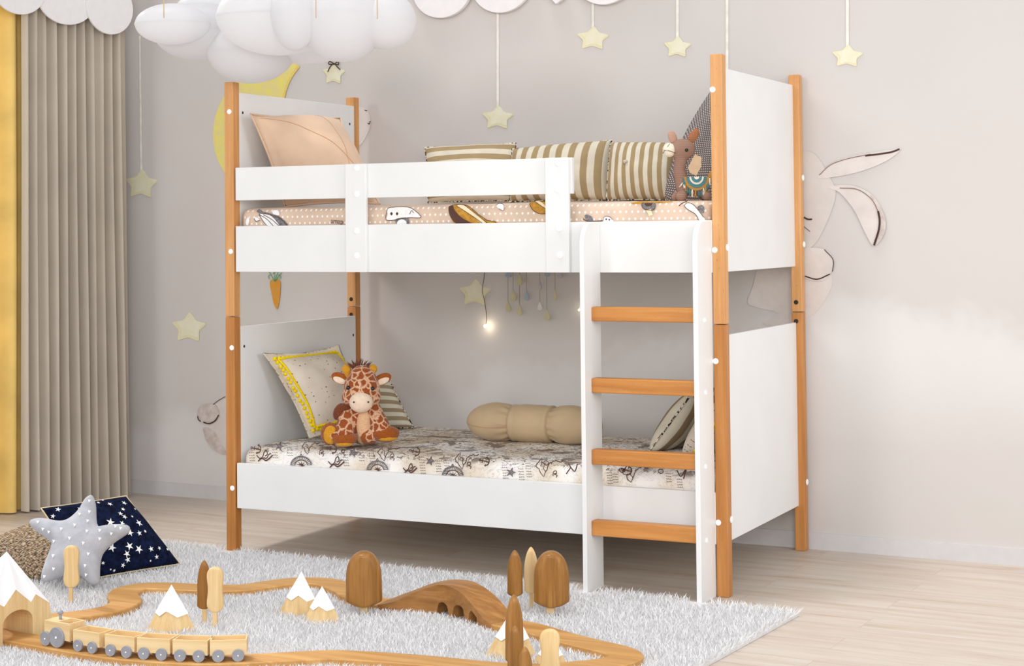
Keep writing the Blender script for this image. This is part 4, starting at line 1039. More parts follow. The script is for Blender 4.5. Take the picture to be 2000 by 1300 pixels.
def crochet(name, a, b):
    k = NT(name, 0.95, 0.1); v = k.coord('Object'); wv = k.n('ShaderNodeTexWave', wave_type='BANDS', bands_direction='Z'); k.l(v, wv.inputs['Vector']); wv.inputs['Scale'].default_value = 85; wv.inputs['Distortion'].default_value = 1.5; wv.inputs['Detail Scale'].default_value = 3
    f = k.noise(v, 420, 2); h = k.math('ADD', k.math('MULTIPLY', wv.outputs['Fac'], 0.6), k.math('MULTIPLY', f, 0.4))
    k.color(k.ramp(h, [(0.2, lin(a)), (0.75, lin(b))])); k.bump(h, 0.5, 0.0015); return k.m
M['lama'] = crochet('brown_crochet', (136, 104, 90), (174, 140, 124)); M['lama_ear'] = crochet('rust_crochet', (150, 100, 70), (180, 124, 92)); M['lama_in'] = crochet('pink_crochet', (176, 136, 120), (206, 166, 148))
M['ivory'] = crochet('ivory_yarn', (226, 214, 192), (244, 236, 220)); M['teal'] = crochet('teal_yarn', (56, 112, 124), (98, 150, 158)); M['must'] = crochet('mustard_yarn', (178, 130, 70), (204, 158, 92)); M['tagc'] = plain('tan_card_tag', (214, 184, 152), 0.8, 0.1)
yl = 0.13
O = ony(1335, 389, yl); O.z = 1.304
G = Fig(O); t = thing('toy_llama', 'brown crochet toy llama with a teal saddle blanket beside the tall front post', 'plush toy', O)
bm = bmesh.new()
G.ell(bm, (22, -2, 26), (27, 17, 17)); G.ell(bm, (2, 0, 26), (16, 15, 17)); G.limb(bm, [(0, 0, 28), (-8, 2, 60), (-4, 2, 84)], [15, 11.5, 13]); G.ell(bm, (-1, 2, 100), (25, 20, 21)); G.ell(bm, (-22, 4, 99), (13, 13, 13))
G.limb(bm, [(-2, 10, 14), (-6, 15, 8)], [10, 11]); G.limb(bm, [(38, 8, 16), (43, 13, 9)], [10, 10]); G.limb(bm, [(-12, -8, 12), (-15, -8, 7)], [8, 8]); G.limb(bm, [(36, -10, 12), (40, -10, 8)], [8, 8])
o = obj('body', bm, M['lama'], t); fuse(o, 0.003, 6)
bm = bmesh.new(); G.ell(bm, (-27, 7, 99), (13.5, 13.5, 13.5)); mz = obj('muzzle', bm, M['ivory'], t, smooth=True)
bm = bmesh.new()
for q in ([(-38, 16, 98), (-26, 21.5, 96), (-17, 20, 92)], [(-37, 16, 97), (-31, 18, 106), (-27, 18, 111)], [(-38, 15, 97), (-40, 13, 92)], [(-38, 15, 99), (-41, 11, 102)]): tube(bm, [G.P(*p) for p in catmull(q, 4)], 0.0009, 5)
obj('mouth_stitch', bm, M['bead'], mz, world=False)
bm = bmesh.new(); G.ell(bm, (5, 21.5, 98), (3.4, 3.4, 3.4), None, 12, 8); obj('eye', bm, M['bead'], t, smooth=True)
bm = bmesh.new(); G.ell(bm, (-20, 0, 124), (8.5, 5, 14), (-.35, 0, 1)); obj('ear', bm, M['lama_in'], t, smooth=True)
bm = bmesh.new(); G.ell(bm, (21, 0, 126), (9, 5, 17), (.62, 0, 1)); obj('ear', bm, M['lama_ear'], t, smooth=True)
bm = bmesh.new(); prism(bm, [G.P(*q) for q in ((8, 12, 64), (22, 12, 90), (35, 12, 84), (34, 12, 66), (24, 12, 48), (12, 12, 54))], G.R @ Vector((0, 0.0008, 0))); obj('paper_tag', bm, M['tagc'], t)
bm = bmesh.new(); G.limb(bm, [(47, -4, 34), (53, -4, 46), (57, -4, 54)], [6, 5.5, 5]); o = obj('tail', bm, M['must'], t); fuse(o, 0.0025, 3)
bm = bmesh.new(); tt_ = []
for i in range(13):
    a = PI*i/12; tt_.append((24-25*math.cos(a), 15+3*math.sin(a), 46-27*math.sin(a)))
prism(bm, [G.P(*q) for q in tt_], G.R @ Vector((0, 0.002, 0))); bk = obj('saddle_blanket', bm, M['must'], t)
for rr, mt, d in ((0.78, 'teal', .0008), (0.56, 'ivory', .0016), (0.42, 'teal', .0024), (0.2, 'ivory', .0032)):
    bm = bmesh.new(); prism(bm, [G.P(24+(x-24)*rr, y+1.5, 46+(z-46)*rr) for x, y, z in tt_], G.R @ Vector((0, 0.002+d, 0))); obj('blanket_ring', bm, M[mt], bk, world=False)
for i in range(14):
    a = PI*(i+0.8)/14.6; x = 24-26*math.cos(a); z = 46-28*math.sin(a); mt = ('teal', 'ivory', 'must', 'teal')[i % 4]
    bm = bmesh.new()
    for k in range(3): tube(bm, [G.P(x+random.uniform(-1, 1), 17+3*math.sin(a), z+2), G.P(x+random.uniform(-2, 2), 20, z-5), G.P(x+random.uniform(-2.5, 2.5), 20, max(3, z-12))], 0.0014, 5)
    obj('tassel', bm, M[mt], bk, smooth=True, world=False)
bm = bmesh.new()
for k in range(4): tube(bm, [G.P(2, 16, 38), G.P(-5+k, 18, 33+k*.5), G.P(-10+k*1.5, 17, 26+k)], 0.0013, 5)
obj('side_tassel', bm, M['ivory'], t, smooth=True)

# ------------------------------------------------------------------ rug and toy railway
ZR = 0.012
M['rug'] = plain('rug_backing', (214, 212, 212), 0.95, 0.05, 0.03)
def pile_mat():
    k = NT('rug_pile', 0.9, 0.1); v = k.coord(); f = k.noise(v, 90, 2)
    k.color(k.ramp(f, [(0.3, lin((216, 215, 217))), (0.7, lin((233, 233, 234)))])); return k.m
M['pile'] = pile_mat()
rd = Vector((math.cos(-0.075), math.sin(-0.075))); rp = Vector((math.sin(-0.075), -math.cos(-0.075)))  # along the back edge; toward the camera
RC = Vector((2.281, -0.164)); RL, RWD = 3.15, 2.0
def rug_uv(p): q = Vector((p[0], p[1]))-RC; return -q.dot(rd), q.dot(rp)
def rug_pt(a, b): q = RC-rd*a+rp*b; return q.x, q.y
bm = bmesh.new(); c = [rug_pt(a, b) for a, b in ((0, 0), (0, RWD), (RL, RWD), (RL, 0))]
prism(bm, [(x, y, 0.0005) for x, y in c], (0, 0, 0.008)); rug = tag(obj('rug', bm, M['rug']), 'thick white shaggy rug on the floor in front of the bed', 'rug')

# track centre line, measured on the floor
TZ = 0.030; TW = 0.050
loop_px = [(-22, 1232), (6, 1218), (40, 1210), (97, 1204), (165, 1197), (222, 1186), (246, 1173), (240, 1160), (250, 1150), (282, 1143), (330, 1143), (385, 1146), (430, 1147), (475, 1146), (520, 1140), (575, 1133), (632, 1134), (672, 1146), (700, 1162), (740, 1173), (800, 1176), (870, 1181), (935, 1196), (985, 1214), (1030, 1222), (1088, 1239), (1150, 1255), (1205, 1268), (1222, 1280), (1195, 1291), (1130, 1299), (1070, 1304), (1005, 1303), (940, 1299), (860, 1291), (780, 1284), (700, 1279), (640, 1277), (560, 1281), (480, 1285), (400, 1287), (330, 1284), (260, 1279), (190, 1270), (120, 1258), (60, 1247), (10, 1239)]
loop = [onz(u, v, TZ) for u, v in loop_px]
track = catmull([(p.x, p.y, 0) for p in loop], 10, True)
TN = len(track)
def tnorm(i):
    d = (track[(i+1) % TN]-track[i-1]).normalized(); return Vector((d.y, -d.x, 0)), d
for it in range(3): track = [(track[i-1]+track[i]*2+track[(i+1) % TN])/4 for i in range(TN)]
def nearest(p): return min(range(TN), key=lambda i: (track[i].x-p.x)**2+(track[i].y-p.y)**2)
ib0 = nearest(onz(752, 1173, TZ)); ib1 = nearest(onz(984, 1214, TZ))
bm = bmesh.new(); rows = []
idx = list(range(ib1, TN))+list(range(0, ib0+1))
for i in idx:
    nn, d = tnorm(i); p = track[i]
    prf = [(-TW, 0.008), (-TW, TZ-0.003), (-TW+0.003, TZ), (TW-0.003, TZ), (TW, TZ-0.003), (TW, 0.008)]
    rows.append([bm.verts.new((p.x+nn.x*a, p.y+nn.y*a, z)) for a, z in prf])
for a, b in zip(rows[:-1], rows[1:]):
    for k in range(6): bm.faces.new((a[k], a[(k+1) % 6], b[(k+1) % 6], b[k]))
bm.faces.new(rows[0]); bm.faces.new(rows[-1][::-1]); bmesh.ops.recalc_face_normals(bm, faces=bm.faces)
tag(obj('train_track', bm, M['oak_y']), 'winding flat oak toy railway track loop laid on the white rug', 'toy track')
# humped bridge with three arches
def dense(i0, i1, n):
    out = []
    for k in range(n+1):
        f = i0+(i1-i0)*k/n; a = int(f); q = f-a; nn, d = tnorm(a % TN); out.append((track[a % TN].lerp(track[(a+1) % TN], q), nn))
    return out
bp = dense(ib0, ib1, 110); seg = [0]
for i in range(1, len(bp)): seg.append(seg[-1]+(bp[i][0]-bp[i-1][0]).length)
BLn = seg[-1]; bm = bmesh.new(); rows = []
arches = ((0.47, 0.058), (0.635, 0.064), (0.80, 0.056))
for (p, nn), s in zip(bp, seg):
    q = s/BLn; zt_ = TZ+0.076*math.sin(PI*min(1, max(0, q)))**1.35; zb = 0.008
    for ac, aw in arches:
        x = (q-ac)*BLn; r = aw*0.5
        if abs(x) < r: zb = max(zb, min(0.027+math.sqrt(max(0, r*r-x*x))*0.85, zt_-0.022))
    rows.append([bm.verts.new((p.x+nn.x*a, p.y+nn.y*a, z)) for a, z in ((-TW, zb), (-TW, zt_), (TW, zt_), (TW, zb))])
for a, b in zip(rows[:-1], rows[1:]):
    for k in range(4): bm.faces.new((a[k], a[(k+1) % 4], b[(k+1) % 4], b[k]))
bm.faces.new(rows[0]); bm.faces.new(rows[-1][::-1]); bmesh.ops.recalc_face_normals(bm, faces=bm.faces)
M['bridge'] = wood('toy_bridge_oak', (180, 130, 74), (138, 92, 46), 'X', 1.6, 0.45)
tag(obj('toy_bridge', bm, M['bridge'], bevel=0.0015), 'humped wooden toy bridge with three small arches carrying the track', 'toy bridge')

# shaggy pile: tapered blades everywhere on the rug except under the track
def build_pile():
    rng = np.random.default_rng(5); sp = 0.0066
    na, nb = int(RL/sp), int(RWD/sp)
    A, B = np.meshgrid(np.arange(na)*sp, np.arange(nb)*sp, indexing='ij')
    A = (A+rng.uniform(-sp*.7, sp*.7, A.shape)).ravel(); B = (B+rng.uniform(-sp*.7, sp*.7, B.shape)).ravel()
    ok = (A > 0) & (A < RL) & (B > 0) & (B < RWD); A = A[ok]; B = B[ok]
    x = RC.x-rd.x*A+rp.x*B; y = RC.y-rd.y*A+rp.y*B
    T = np.array([(p.x, p.y) for p in track]+[(p.x, p.y) for p, _ in bp]); dmin = np.full(len(x), 9.0)
    for t_ in T: dmin = np.minimum(dmin, (x-t_[0])**2+(y-t_[1])**2)
    # keep arch openings grassy, clear the rest of the track
    keep = dmin > (TW+0.002)**2
    x, y, A, B = x[keep], y[keep], A[keep], B[keep]; dm = np.sqrt(dmin[keep]); n = len(x)
    h = rng.uniform(0.017, 0.027, n); h = np.where(dm < TW+0.03, h*0.78, h); w = rng.uniform(0.0022, 0.0038, n)
    for fx_, fy_ in ((1.546, -0.10), (1.546, -0.16), (1.945, -0.10), (1.945, -0.16), (0.02, 0.0), (0.02, -0.03)): # pile pressed flat by the feet
        h = np.where((np.abs(x-fx_-0.005) < 0.04) & (np.abs(y-fy_) < 0.05), h*0.35, h)
    th = rng.uniform(0, 2*PI, n); ln_ = rng.uniform(0.2, 0.9, n)*h
    # edges of the rug splay outward
    e = np.minimum(np.minimum(A, RL-A), np.minimum(B, RWD-B)); out = np.clip(1-e/0.03, 0, 1)
    lx = np.cos(th)*ln_; ly = np.sin(th)*ln_
    ea = np.where(A < 0.03, 1.0, 0.0); eb = np.where(B < 0.03, 1.0, 0.0)
    lx += out*0.016*(rd.x*ea-rp.x*eb); ly += out*0.016*(rd.y*ea-rp.y*eb)
    fa = rng.uniform(0, PI, n); wx = np.cos(fa)*w*.5; wy = np.sin(fa)*w*.5
    z0 = np.full(n, 0.006)
    V = np.stack([np.stack([x-wx, y-wy, z0], 1), np.stack([x+wx, y+wy, z0], 1),
                  np.stack([x+lx*.4+wx*.8, y+ly*.4+wy*.8, z0+h*.6], 1), np.stack([x+lx*.4-wx*.8, y+ly*.4-wy*.8, z0+h*.6], 1),
                  np.stack([x+lx, y+ly, z0+h*.95], 1)], 1).reshape(-1, 3)
    b = np.arange(n)*5
    quads = np.stack([b, b+1, b+2, b+3], 1); tris = np.stack([b+3, b+2, b+4], 1)
    loops = np.concatenate([quads.ravel(), tris.ravel()])
    me = bpy.data.meshes.new('pile'); me.vertices.add(len(V)); me.vertices.foreach_set('co', V.ravel())
    me.loops.add(len(loops)); me.loops.foreach_set('vertex_index', loops.astype(np.int32))
    me.polygons.add(2*n); st = np.concatenate([np.arange(n)*4, 4*n+np.arange(n)*3]); me.polygons.foreach_set('loop_start', st.astype(np.int32))
    me.update(calc_edges=True); me.validate()
    me.materials.append(M['pile']); o = bpy.data.objects.new('pile', me); col.objects.link(o); o.parent = rug; o['kind'] = 'stuff'
build_pile()

# ------------------------------------------------------------------ toy trees and mountains
CF = Vector((-fwd.x, -fwd.y, 0)).normalized(); CR = Vector((RIGHT.x, RIGHT.y, 0)).normalized()
def profile(kind, t):
    if kind == 'peanut': 
        return max(0.0, (1-(abs(2*t-1))**4.5))**0.5*(0.90+0.13*math.cos((t-0.5)*2*PI*1.0+PI)+0.02*(1-t))*0.98 if True else 0
    if kind == 'dome':
        base = min(1, (max(0, t)/0.10))**0.45; top = (max(0.0, 1-max(0, (t-0.45)/0.55)**2.8))**0.5; return base*top*(1-0.05*t)
    if kind == 'bullet':
        base = min(1, t/0.06)**0.4; top = (max(0.0, 1-max(0, (t-0.50)/0.50)**2.0))**0.62; return base*top*(0.94+0.06*(1-t))
def tree(u0, u1, vt, vb, trunk, vbase, kind, mat, depth, label, yaw=0.0, group='wooden toy trees on the rug', tmat='pale', base=None):
    uc = (u0+u1)/2
    B0 = onz((trunk[0]+trunk[1])/2, vbase, ZR) if base is None else base
    s = (B0-CAM).dot(fwd)/F
    top = toward(uc, vt, B0); bot = toward(uc, vb, B0)
    off = (top-B0).dot(CR); hw = (u1-u0)/2*s
    t = thing('toy_tree', label, 'toy tree', B0, group)
    ax = (CR*math.cos(yaw)+CF*math.sin(yaw)); ay = Z.cross(ax)
    bm = bmesh.new(); n, seg_ = 30, 28; rings = []
    for i in range(n+1):
        tq = 0.5-0.5*math.cos(PI*i/n); w = max(0.0, profile(kind, tq)); z = bot.z+(top.z-bot.z)*tq
        ring = []
        edge = min(1.0, w/0.5)
        for k in range(seg_):
            a = 2*PI*k/seg_; ca, sa = math.cos(a), math.sin(a); e = 0.62 if depth < 0.45 else 0.85
            px_ = math.copysign(abs(ca)**e, ca)*w*hw; py_ = math.copysign(abs(sa)**e, sa)*hw*depth*(edge**0.7)
            c = Vector((B0.x, B0.y, z))+CR*off+ax*px_+ay*py_; ring.append(bm.verts.new(c))
        rings.append(ring)
    for a, b in zip(rings[:-1], rings[1:]):
        for k in range(seg_): bm.faces.new((a[k], a[(k+1) % seg_], b[(k+1) % seg_], b[k]))
    bm.faces.new(rings[0][::-1]); bm.faces.new(rings[-1])
    obj('crown', bm, M[mat], t, smooth=True)
    tw = (trunk[1]-trunk[0])/2*s
    bm = bmesh.new(); obox(bm, Vector((B0.x, B0.y, (B0.z+bot.z+0.01)/2))+CR*0, ax*tw, ay*tw*0.8, Z*((bot.z+0.01-B0.z)/2)); obj('trunk', bm, M[tmat], t, bevel=0.0015)
    return t
tree(121, 156.5, 1065, 1147, (134.5, 142.5), 1177, 'peanut', 'pale', 0.34, 'pale waisted toy tree standing in front of the grey star cushion')
tree(384, 412, 1094, 1189, (395, 404), 1217, 'bullet', 'brown', 0.35, 'brown pointed flat toy tree behind the pale waisted tree near the left bed post')
tree(401, 438.5, 1107, 1195.5, (415, 424.5), 1225, 'peanut', 'pale', 0.34, 'pale waisted toy tree paired with a brown pointed tree near the left bed post')
tree(674, 746, 1076, 1183, (703, 718), 1198, 'dome', 'brown', 0.62, 'big brown domed toy tree at the left foot of the bridge')
T6 = onz(1003, 1312, ZR)
tree(1023, 1051, 1068, 1158, (1034, 1042), 1186, 'bullet', 'pale', 0.35, 'pale slim pointed toy tree half behind the right domed tree')
tree(1041, 1112, 1076, 1184, (1067, 1083), 1200, 'dome', 'brown', 0.62, 'big brown domed toy tree right of the bridge')
tree(990, 1020.5, 1074, 1164, (1000, 1009), 1196, 'bullet', 'brown', 0.5, 'brown pointed toy tree standing farthest back, right of the bridge')
tree(985.5, 1022, 1161, 1296, (998, 1008), 1322, 'bullet', 'brown', 0.5, 'tallest brown pointed toy tree, in front of the snowy peak at the bottom right')
tree(990, 1022, 1222, 1330, (1000, 1010), 1350, 'bullet', 'brown', 0.45, 'brown pointed toy tree directly in front of the tallest one, cut by the photo bottom')
tree(1010.5, 1040, 1263, 1345, (1020, 1030), 1368, 'bullet', 'brown', 0.45, 'smallest brown pointed toy tree, lowest at the photo bottom')
tree(1051, 1096.5, 1228, 1325, (1068, 1079), 1350, 'peanut', 'pale', 0.34, 'pale waisted toy tree right of the brown pointed trees at the photo bottom')
for o in bpy.data.objects:
    pass
def mountain(apex, Lp, Fp, Rp, label, snow=(0.38, 0.46, 0.36), name='mountain_block'):
    Fb = onz(*Fp, ZR); Lb = onz(*Lp, ZR); Rb = onz(*Rp, ZR); Bb = Lb+Rb-Fb
    cx = (Lb+Rb)/2; Lb, Fb, Rb, Bb = [cx+(q-cx)*1.08 for q in (Lb, Fb, Rb, Bb)]; ap = toward(*apex, cx)
    t = thing(name, label, 'toy mountain', Vector((cx.x, cx.y, ZR)), 'snowy wooden toy mountains')
    base = [Lb, Fb, Rb, Bb]; bm = bmesh.new(); vb = [bm.verts.new((p.x, p.y, 0.006)) for p in base]
    def lerp(p, f): return Vector(p).lerp(ap, f)
    lev = []
    for i in range(4):
        f = (snow[0], snow[1], snow[2], 0.45)[i]; lev.append(lerp(base[i], f))
        m = (base[i]+base[(i+1) % 4])/2; lev.append(lerp(m, (0.33, 0.31, 0.36, 0.38)[i]))
    top = bm.verts.new(lerp(cx, 0.93)); vm = [bm.verts.new(lerp(cx, 0)+(p-cx)*0.985) for p in lev]
    for i in range(4):
        a, b = vb[i], vb[(i+1) % 4]; m0, mm, m1 = vm[2*i], vm[2*i+1], vm[(2*i+2) % 8]
        bm.faces.new((a, b, mm)); bm.faces.new((a, mm, m0)); bm.faces.new((b, m1, mm))
        bm.faces.new((m0, mm, top)); bm.faces.new((mm, m1, top))
    bm.faces.new(vb[::-1]); bmesh.ops.recalc_face_normals(bm, faces=bm.faces)
    obj('slope', bm, M['pale'], t)
    bm = bmesh.new(); tp = bm.verts.new(ap); vs = [bm.verts.new(cx+(p-cx)*1.03) for p in lev]
    for i in range(8): bm.faces.new((vs[i], vs[(i+1) % 8], tp))
    bm.faces.new(vs[::-1]); bmesh.ops.recalc_face_normals(bm, faces=bm.faces)
    obj('snow_cap', bm, M['snow'], t); return t
mountain((335, 1141), (288, 1230), (318, 1240), (381, 1231), 'snow capped toy mountain left of the paired toy trees')
mountain((589, 1115), (545, 1198), (578, 1205), (626, 1200), 'larger back peak of the snowy toy mountain pair')
mountain((629, 1144), (594, 1212), (618, 1219), (664, 1213), 'smaller front peak of the snowy toy mountain pair')
mountain((1003, 1186), (950, 1279), (990, 1290), (1046, 1281), 'snow capped toy mountain hidden behind the tallest pointed tree')
mountain((1076, 1243), (1038, 1298), (1070, 1306), (1109, 1299), 'snow capped toy mountain hidden behind the lower right pale tree')

# tunnel mountain over the track at the left edge
t = thing('tunnel_block', 'wooden toy tunnel mountain with a white snow top at the left photo edge', 'toy mountain', onz(40, 1240, ZR))
ti = nearest(onz(6, 1238, TZ)); tc = track[ti]; tn, td = tnorm(ti)
if td.dot(CR) < 0: td = -td
tnn = Vector((-td.y, td.x, 0))
def TP(a, b, z): p = tc+td*a+tnn*b; return Vector((p.x, p.y, z))
hw_ = 0.058; arch = [(-hw_, ZR)]+[(-hw_*math.cos(q), 0.072+hw_*0.62*math.sin(q)) for q in np.linspace(0, PI, 13)]+[(hw_, ZR)]
xr = 0.062; xl = -0.075
def wallprof(off): return [(-0.165, ZR), (-0.15, 0.10), (-0.10, 0.155), (-0.055, 0.128), (-0.01, 0.170), (0.05, 0.122), (0.068, 0.142), (0.125, 0.105), (0.145, ZR)]
bm = bmesh.new(); pr = wallprof(0)
for xx, dd in ((xr, 0.0), (xl, 0.0)):
    pass
loopo = [(b, z) for b, z in pr]; full = loopo+[(-b if False else b, z) for b, z in arch[::-1]]
prism(bm, [TP(xr, b, z) for b, z in full], TP(xl, 0, 0)-TP(xr, 0, 0), 0)
obj('slope', bm, M['pale'], t)
bm = bmesh.new()
ring = [(b, z) for b, z in pr[1:-1]]
for (b0, z0), (b1, z1) in zip(ring[:-1], ring[1:]): pass
low_r = [TP(xr+0.002, b, z) for b, z in ring]; low_l = [TP(xl-0.002, b, z) for b, z in ring]
ap1 = TP(-0.005, 0.02, 0.27); n_ = len(ring)
vr = [bm.verts.new(p) for p in low_r]; vl = [bm.verts.new(p) for p in low_l]; va = bm.verts.new(ap1)
for i in range(n_-1): bm.faces.new((vr[i], vr[i+1], va)); bm.faces.new((vl[i+1], vl[i], va)); bm.faces.new((vr[i], vl[i], vl[i+1], vr[i+1]))
bm.faces.new((vr[0], va, vl[0])); bm.faces.new((vr[-1], vl[-1], va)); bmesh.ops.recalc_face_normals(bm, faces=bm.faces)
obj('snow_cap', bm, M['snow'], t)

# ------------------------------------------------------------------ toy train
def wheel_bm(r, w):
    bm = bmesh.new(); seg_ = 28
    prof_ = [(0.0, 0.0), (r*0.16, 0.0), (r*0.18, w*0.06), (r*0.84, w*0.06), (r*0.88, 0.0), (r*0.97, 0.0), (r, w*0.15), (r, w), (0.0, w)]
    rings = [[bm.verts.new((q*math.cos(2*PI*k/seg_), y, q*math.sin(2*PI*k/seg_))) for k in range(seg_)] if q > 0 else [bm.verts.new((0, y, 0))] for q, y in prof_]
    for a, b in zip(rings[:-1], rings[1:]):
        for k in range(seg_):
            if len(a) == 1: bm.faces.new((a[0], b[(k+1) % seg_], b[k]))
            elif len(b) == 1: bm.faces.new((a[k], a[(k+1) % seg_], b[0]))
            else: bm.faces.new((a[k], a[(k+1) % seg_], b[(k+1) % seg_], b[k]))
    bmesh.ops.recalc_face_normals(bm, faces=bm.faces); return bm
def local(name, bm, mat, parent, loc=(0, 0, 0), **kw):
    o = obj(name, bm, mat, parent, world=False, **kw); o.location = loc; return o
WR = 0.0168
def open_box(bm, lx, ly, h, z0, th=0.005, x0=0.0, closed_to=None): # box with a hollow top, along x
    xs = (x0-lx/2, x0+lx/2); ys = (-ly/2, ly/2)
    o_ = [bm.verts.new((x, y, z)) for z in (z0, z0+h) for x, y in ((xs[0], ys[0]), (xs[1], ys[0]), (xs[1], ys[1]), (xs[0], ys[1]))]
    a = closed_to if closed_to is not None else xs[0]+th
    i_ = [bm.verts.new((x, y, z)) for z in (z0+h*0.35, z0+h) for x, y in ((a, ys[0]+th), (xs[1]-th, ys[0]+th), (xs[1]-th, ys[1]-th), (a, ys[1]-th))]
    bm.faces.new((o_[3], o_[2], o_[1], o_[0])); bm.faces.new((i_[0], i_[1], i_[2], i_[3]))
    for k in range(4):
        q = (k+1) % 4
        bm.faces.new((o_[k], o_[q], o_[4+q], o_[4+k])); bm.faces.new((i_[q], i_[k], i_[4+k], i_[4+q])); bm.faces.new((o_[4+k], o_[4+q], i_[4+q], i_[4+k]))
    bmesh.ops.recalc_face_normals(bm, faces=bm.faces)
def add_wheel(parent, x, y, r):
    w = local('wheel', wheel_bm(r, 0.007), M['grey_metal'], parent, (x, y, r))
    if y > 0: w.rotation_euler = (0, 0, PI)
    bm = bmesh.new(); ellipsoid(bm, (0, -0.0005, 0), (r*0.13, 0.002, r*0.13), 10, 6); obj('hub', bm, M['cap'], w, smooth=True, world=False)
def wagon(label):
    t = thing('toy_wagon', label, 'toy wagon', (0, 0, 0), 'wagons of the wooden toy train')
    bm = bmesh.new(); open_box(bm, 0.101, 0.060, 0.041, 0.018); local('cart_body', bm, M['pale_x'], t, bevel=0.001)
    for x in (-0.027, 0.027):
        for y in (-0.037, 0.037): add_wheel(t, x, y, WR)
    bm = bmesh.new(); cyl(bm, (0.049, 0, 0.030), (0.076, 0, 0.030), 0.0032, 10); local('coupling', bm, M['grey_metal'], t, smooth=True)
    return t
tl_ = ['toy wagon directly behind the toy engine', 'second toy wagon behind the toy engine', 'third toy wagon behind the engine, middle of the train', 'fourth toy wagon behind the engine, next to the last one', 'last toy wagon of the train, farthest right']
def place_on_track(t, u, v):
    i = nearest(onz(u, v, TZ)); p = track[i]; nn, d = tnorm(i)
    if d.dot(CR) < 0: d = -d
    t.location = (p.x, p.y, TZ); t.rotation_euler = (0, 0, math.atan2(d.y, d.x))
w0 = wagon('pale wood '+tl_[0])
cars = [w0]+[copy_tree(w0) for _ in range(4)]
for w_, lab, (u, v) in zip(cars, tl_, ((179, 1271), (244, 1279), (312, 1283), (379, 1286), (447, 1287))):
    w_['label'] = 'pale wood '+lab; place_on_track(w_, u, v)
for c_ in list(w0.children): pass
last = cars[-1]
for c_ in list(last.children):
    if c_.name.startswith('coupling'): bpy.data.objects.remove(c_)
t = thing('toy_locomotive', 'pale wood toy engine with a grey chimney and one large wheel leading the train', 'toy locomotive', (0, 0, 0))
bm = bmesh.new(); open_box(bm, 0.104, 0.060, 0.050, 0.022, 0.005, 0.0, 0.0); local('engine_body', bm, M['pale_x'], t, bevel=0.001)
for y in (-0.037, 0.037): add_wheel(t, -0.042, y, 0.0205); add_wheel(t, 0.004, y, 0.029)
bm = bmesh.new(); cyl(bm, (-0.018, 0, 0.070), (-0.018, 0, 0.088), 0.0045, 12); ellipsoid(bm, (-0.018, 0, 0.091), (0.0085, 0.0085, 0.007), 16, 10); local('chimney', bm, M['grey_metal'], t, smooth=True)
bm = bmesh.new(); cyl(bm, (0.05, 0, 0.032), (0.078, 0, 0.032), 0.0032, 10); local('coupling', bm, M['grey_metal'], t, smooth=True)
place_on_track(t, 121, 1262)

# ------------------------------------------------------------------ floor cushions
def navy_mat():
    k = NT('navy_velvet', 0.95, 0.1); v = k.coord(); f = k.noise(v, 40, 4, 0.7)
    k.color(k.ramp(f, [(0.35, lin((8, 10, 28))), (0.7, lin((22, 34, 68)))])); k.bump(k.noise(v, 400, 2), .3, .001); return k.m
M['navy'] = navy_mat(); M['gold'] = plain('gold_piping', (216, 196, 156), 0.7, 0.2); M['whitestar'] = plain('white_star_print', (246, 246, 244), 0.9, 0.1)
yb = onz(352, 1100, 0.02)
BRc = onz(352, 1101, 0.022); BLc = onz(172, 1131, 0.022); lean = Vector((-0.05, 0.20, 0))
nb_ = (BRc-BLc).normalized(); up_ = (Z*0.80+Vector((-nb_.y, nb_.x, 0))*0.52).normalized(); pn = nb_.cross(up_)
TRc = on_plane(246, 968, BRc, pn); TLc = on_plane(80, 992, BRc, pn)
bm, S, nn = pillow(TLc, TRc, BRc, BLc, 0.11, 0.02, 30, 0.5, 0.0, 0.004, 61, 0.5)
def on_surf(S, u, v):
    best = None
    for st in (12, 60):
        rng_ = [(i/st, j/st) for i in range(st+1) for j in range(st+1)] if best is None else [(best[0]+i/60-.1, best[1]+j/60-.1) for i in range(13) for j in range(13)]
        best = min(rng_, key=lambda q: (lambda p: (p[0]-u)**2+(p[1]-v)**2)(project(S(min(1, max(0, q[0])), min(1, max(0, q[1])), 1))))
        best = (min(1, max(0, best[0])), min(1, max(0, best[1])))
    return best
spots = [(130, 984, 7), (112, 996, 6), (105, 1007, 5), (118, 986, 4), (155, 995, 5), (192, 983, 4), (200, 979, 3), (213, 985, 6), (241, 983, 6), (240, 996, 5), (235, 1004, 5.5), (242, 1011, 6), (216, 1021, 9), (270, 1023, 8.5), (288, 1020, 5), (254, 1041, 7.5), (271, 1042, 6), (282, 1037, 4), (303, 1037, 5), (253, 1066, 9), (270, 1073, 9), (218, 1070, 9), (294, 1072, 6), (310, 1071, 4.5), (326, 1073, 4), (335, 1081, 8), (304, 1086, 5), (246, 1082, 7.5), (249, 1092, 6.5), (240, 1103, 5.5), (293, 1094, 2.5), (215, 1111, 2.5), (222, 1112, 3.5), (260, 983, 4), (262, 995, 3), (237, 1022, 6), (208, 1140, 3), (283, 1110, 3), (258, 1010, 3), (200, 1100, 4)]
du = (S(.6, .5, 1)-S(.4, .5, 1)).length/0.2
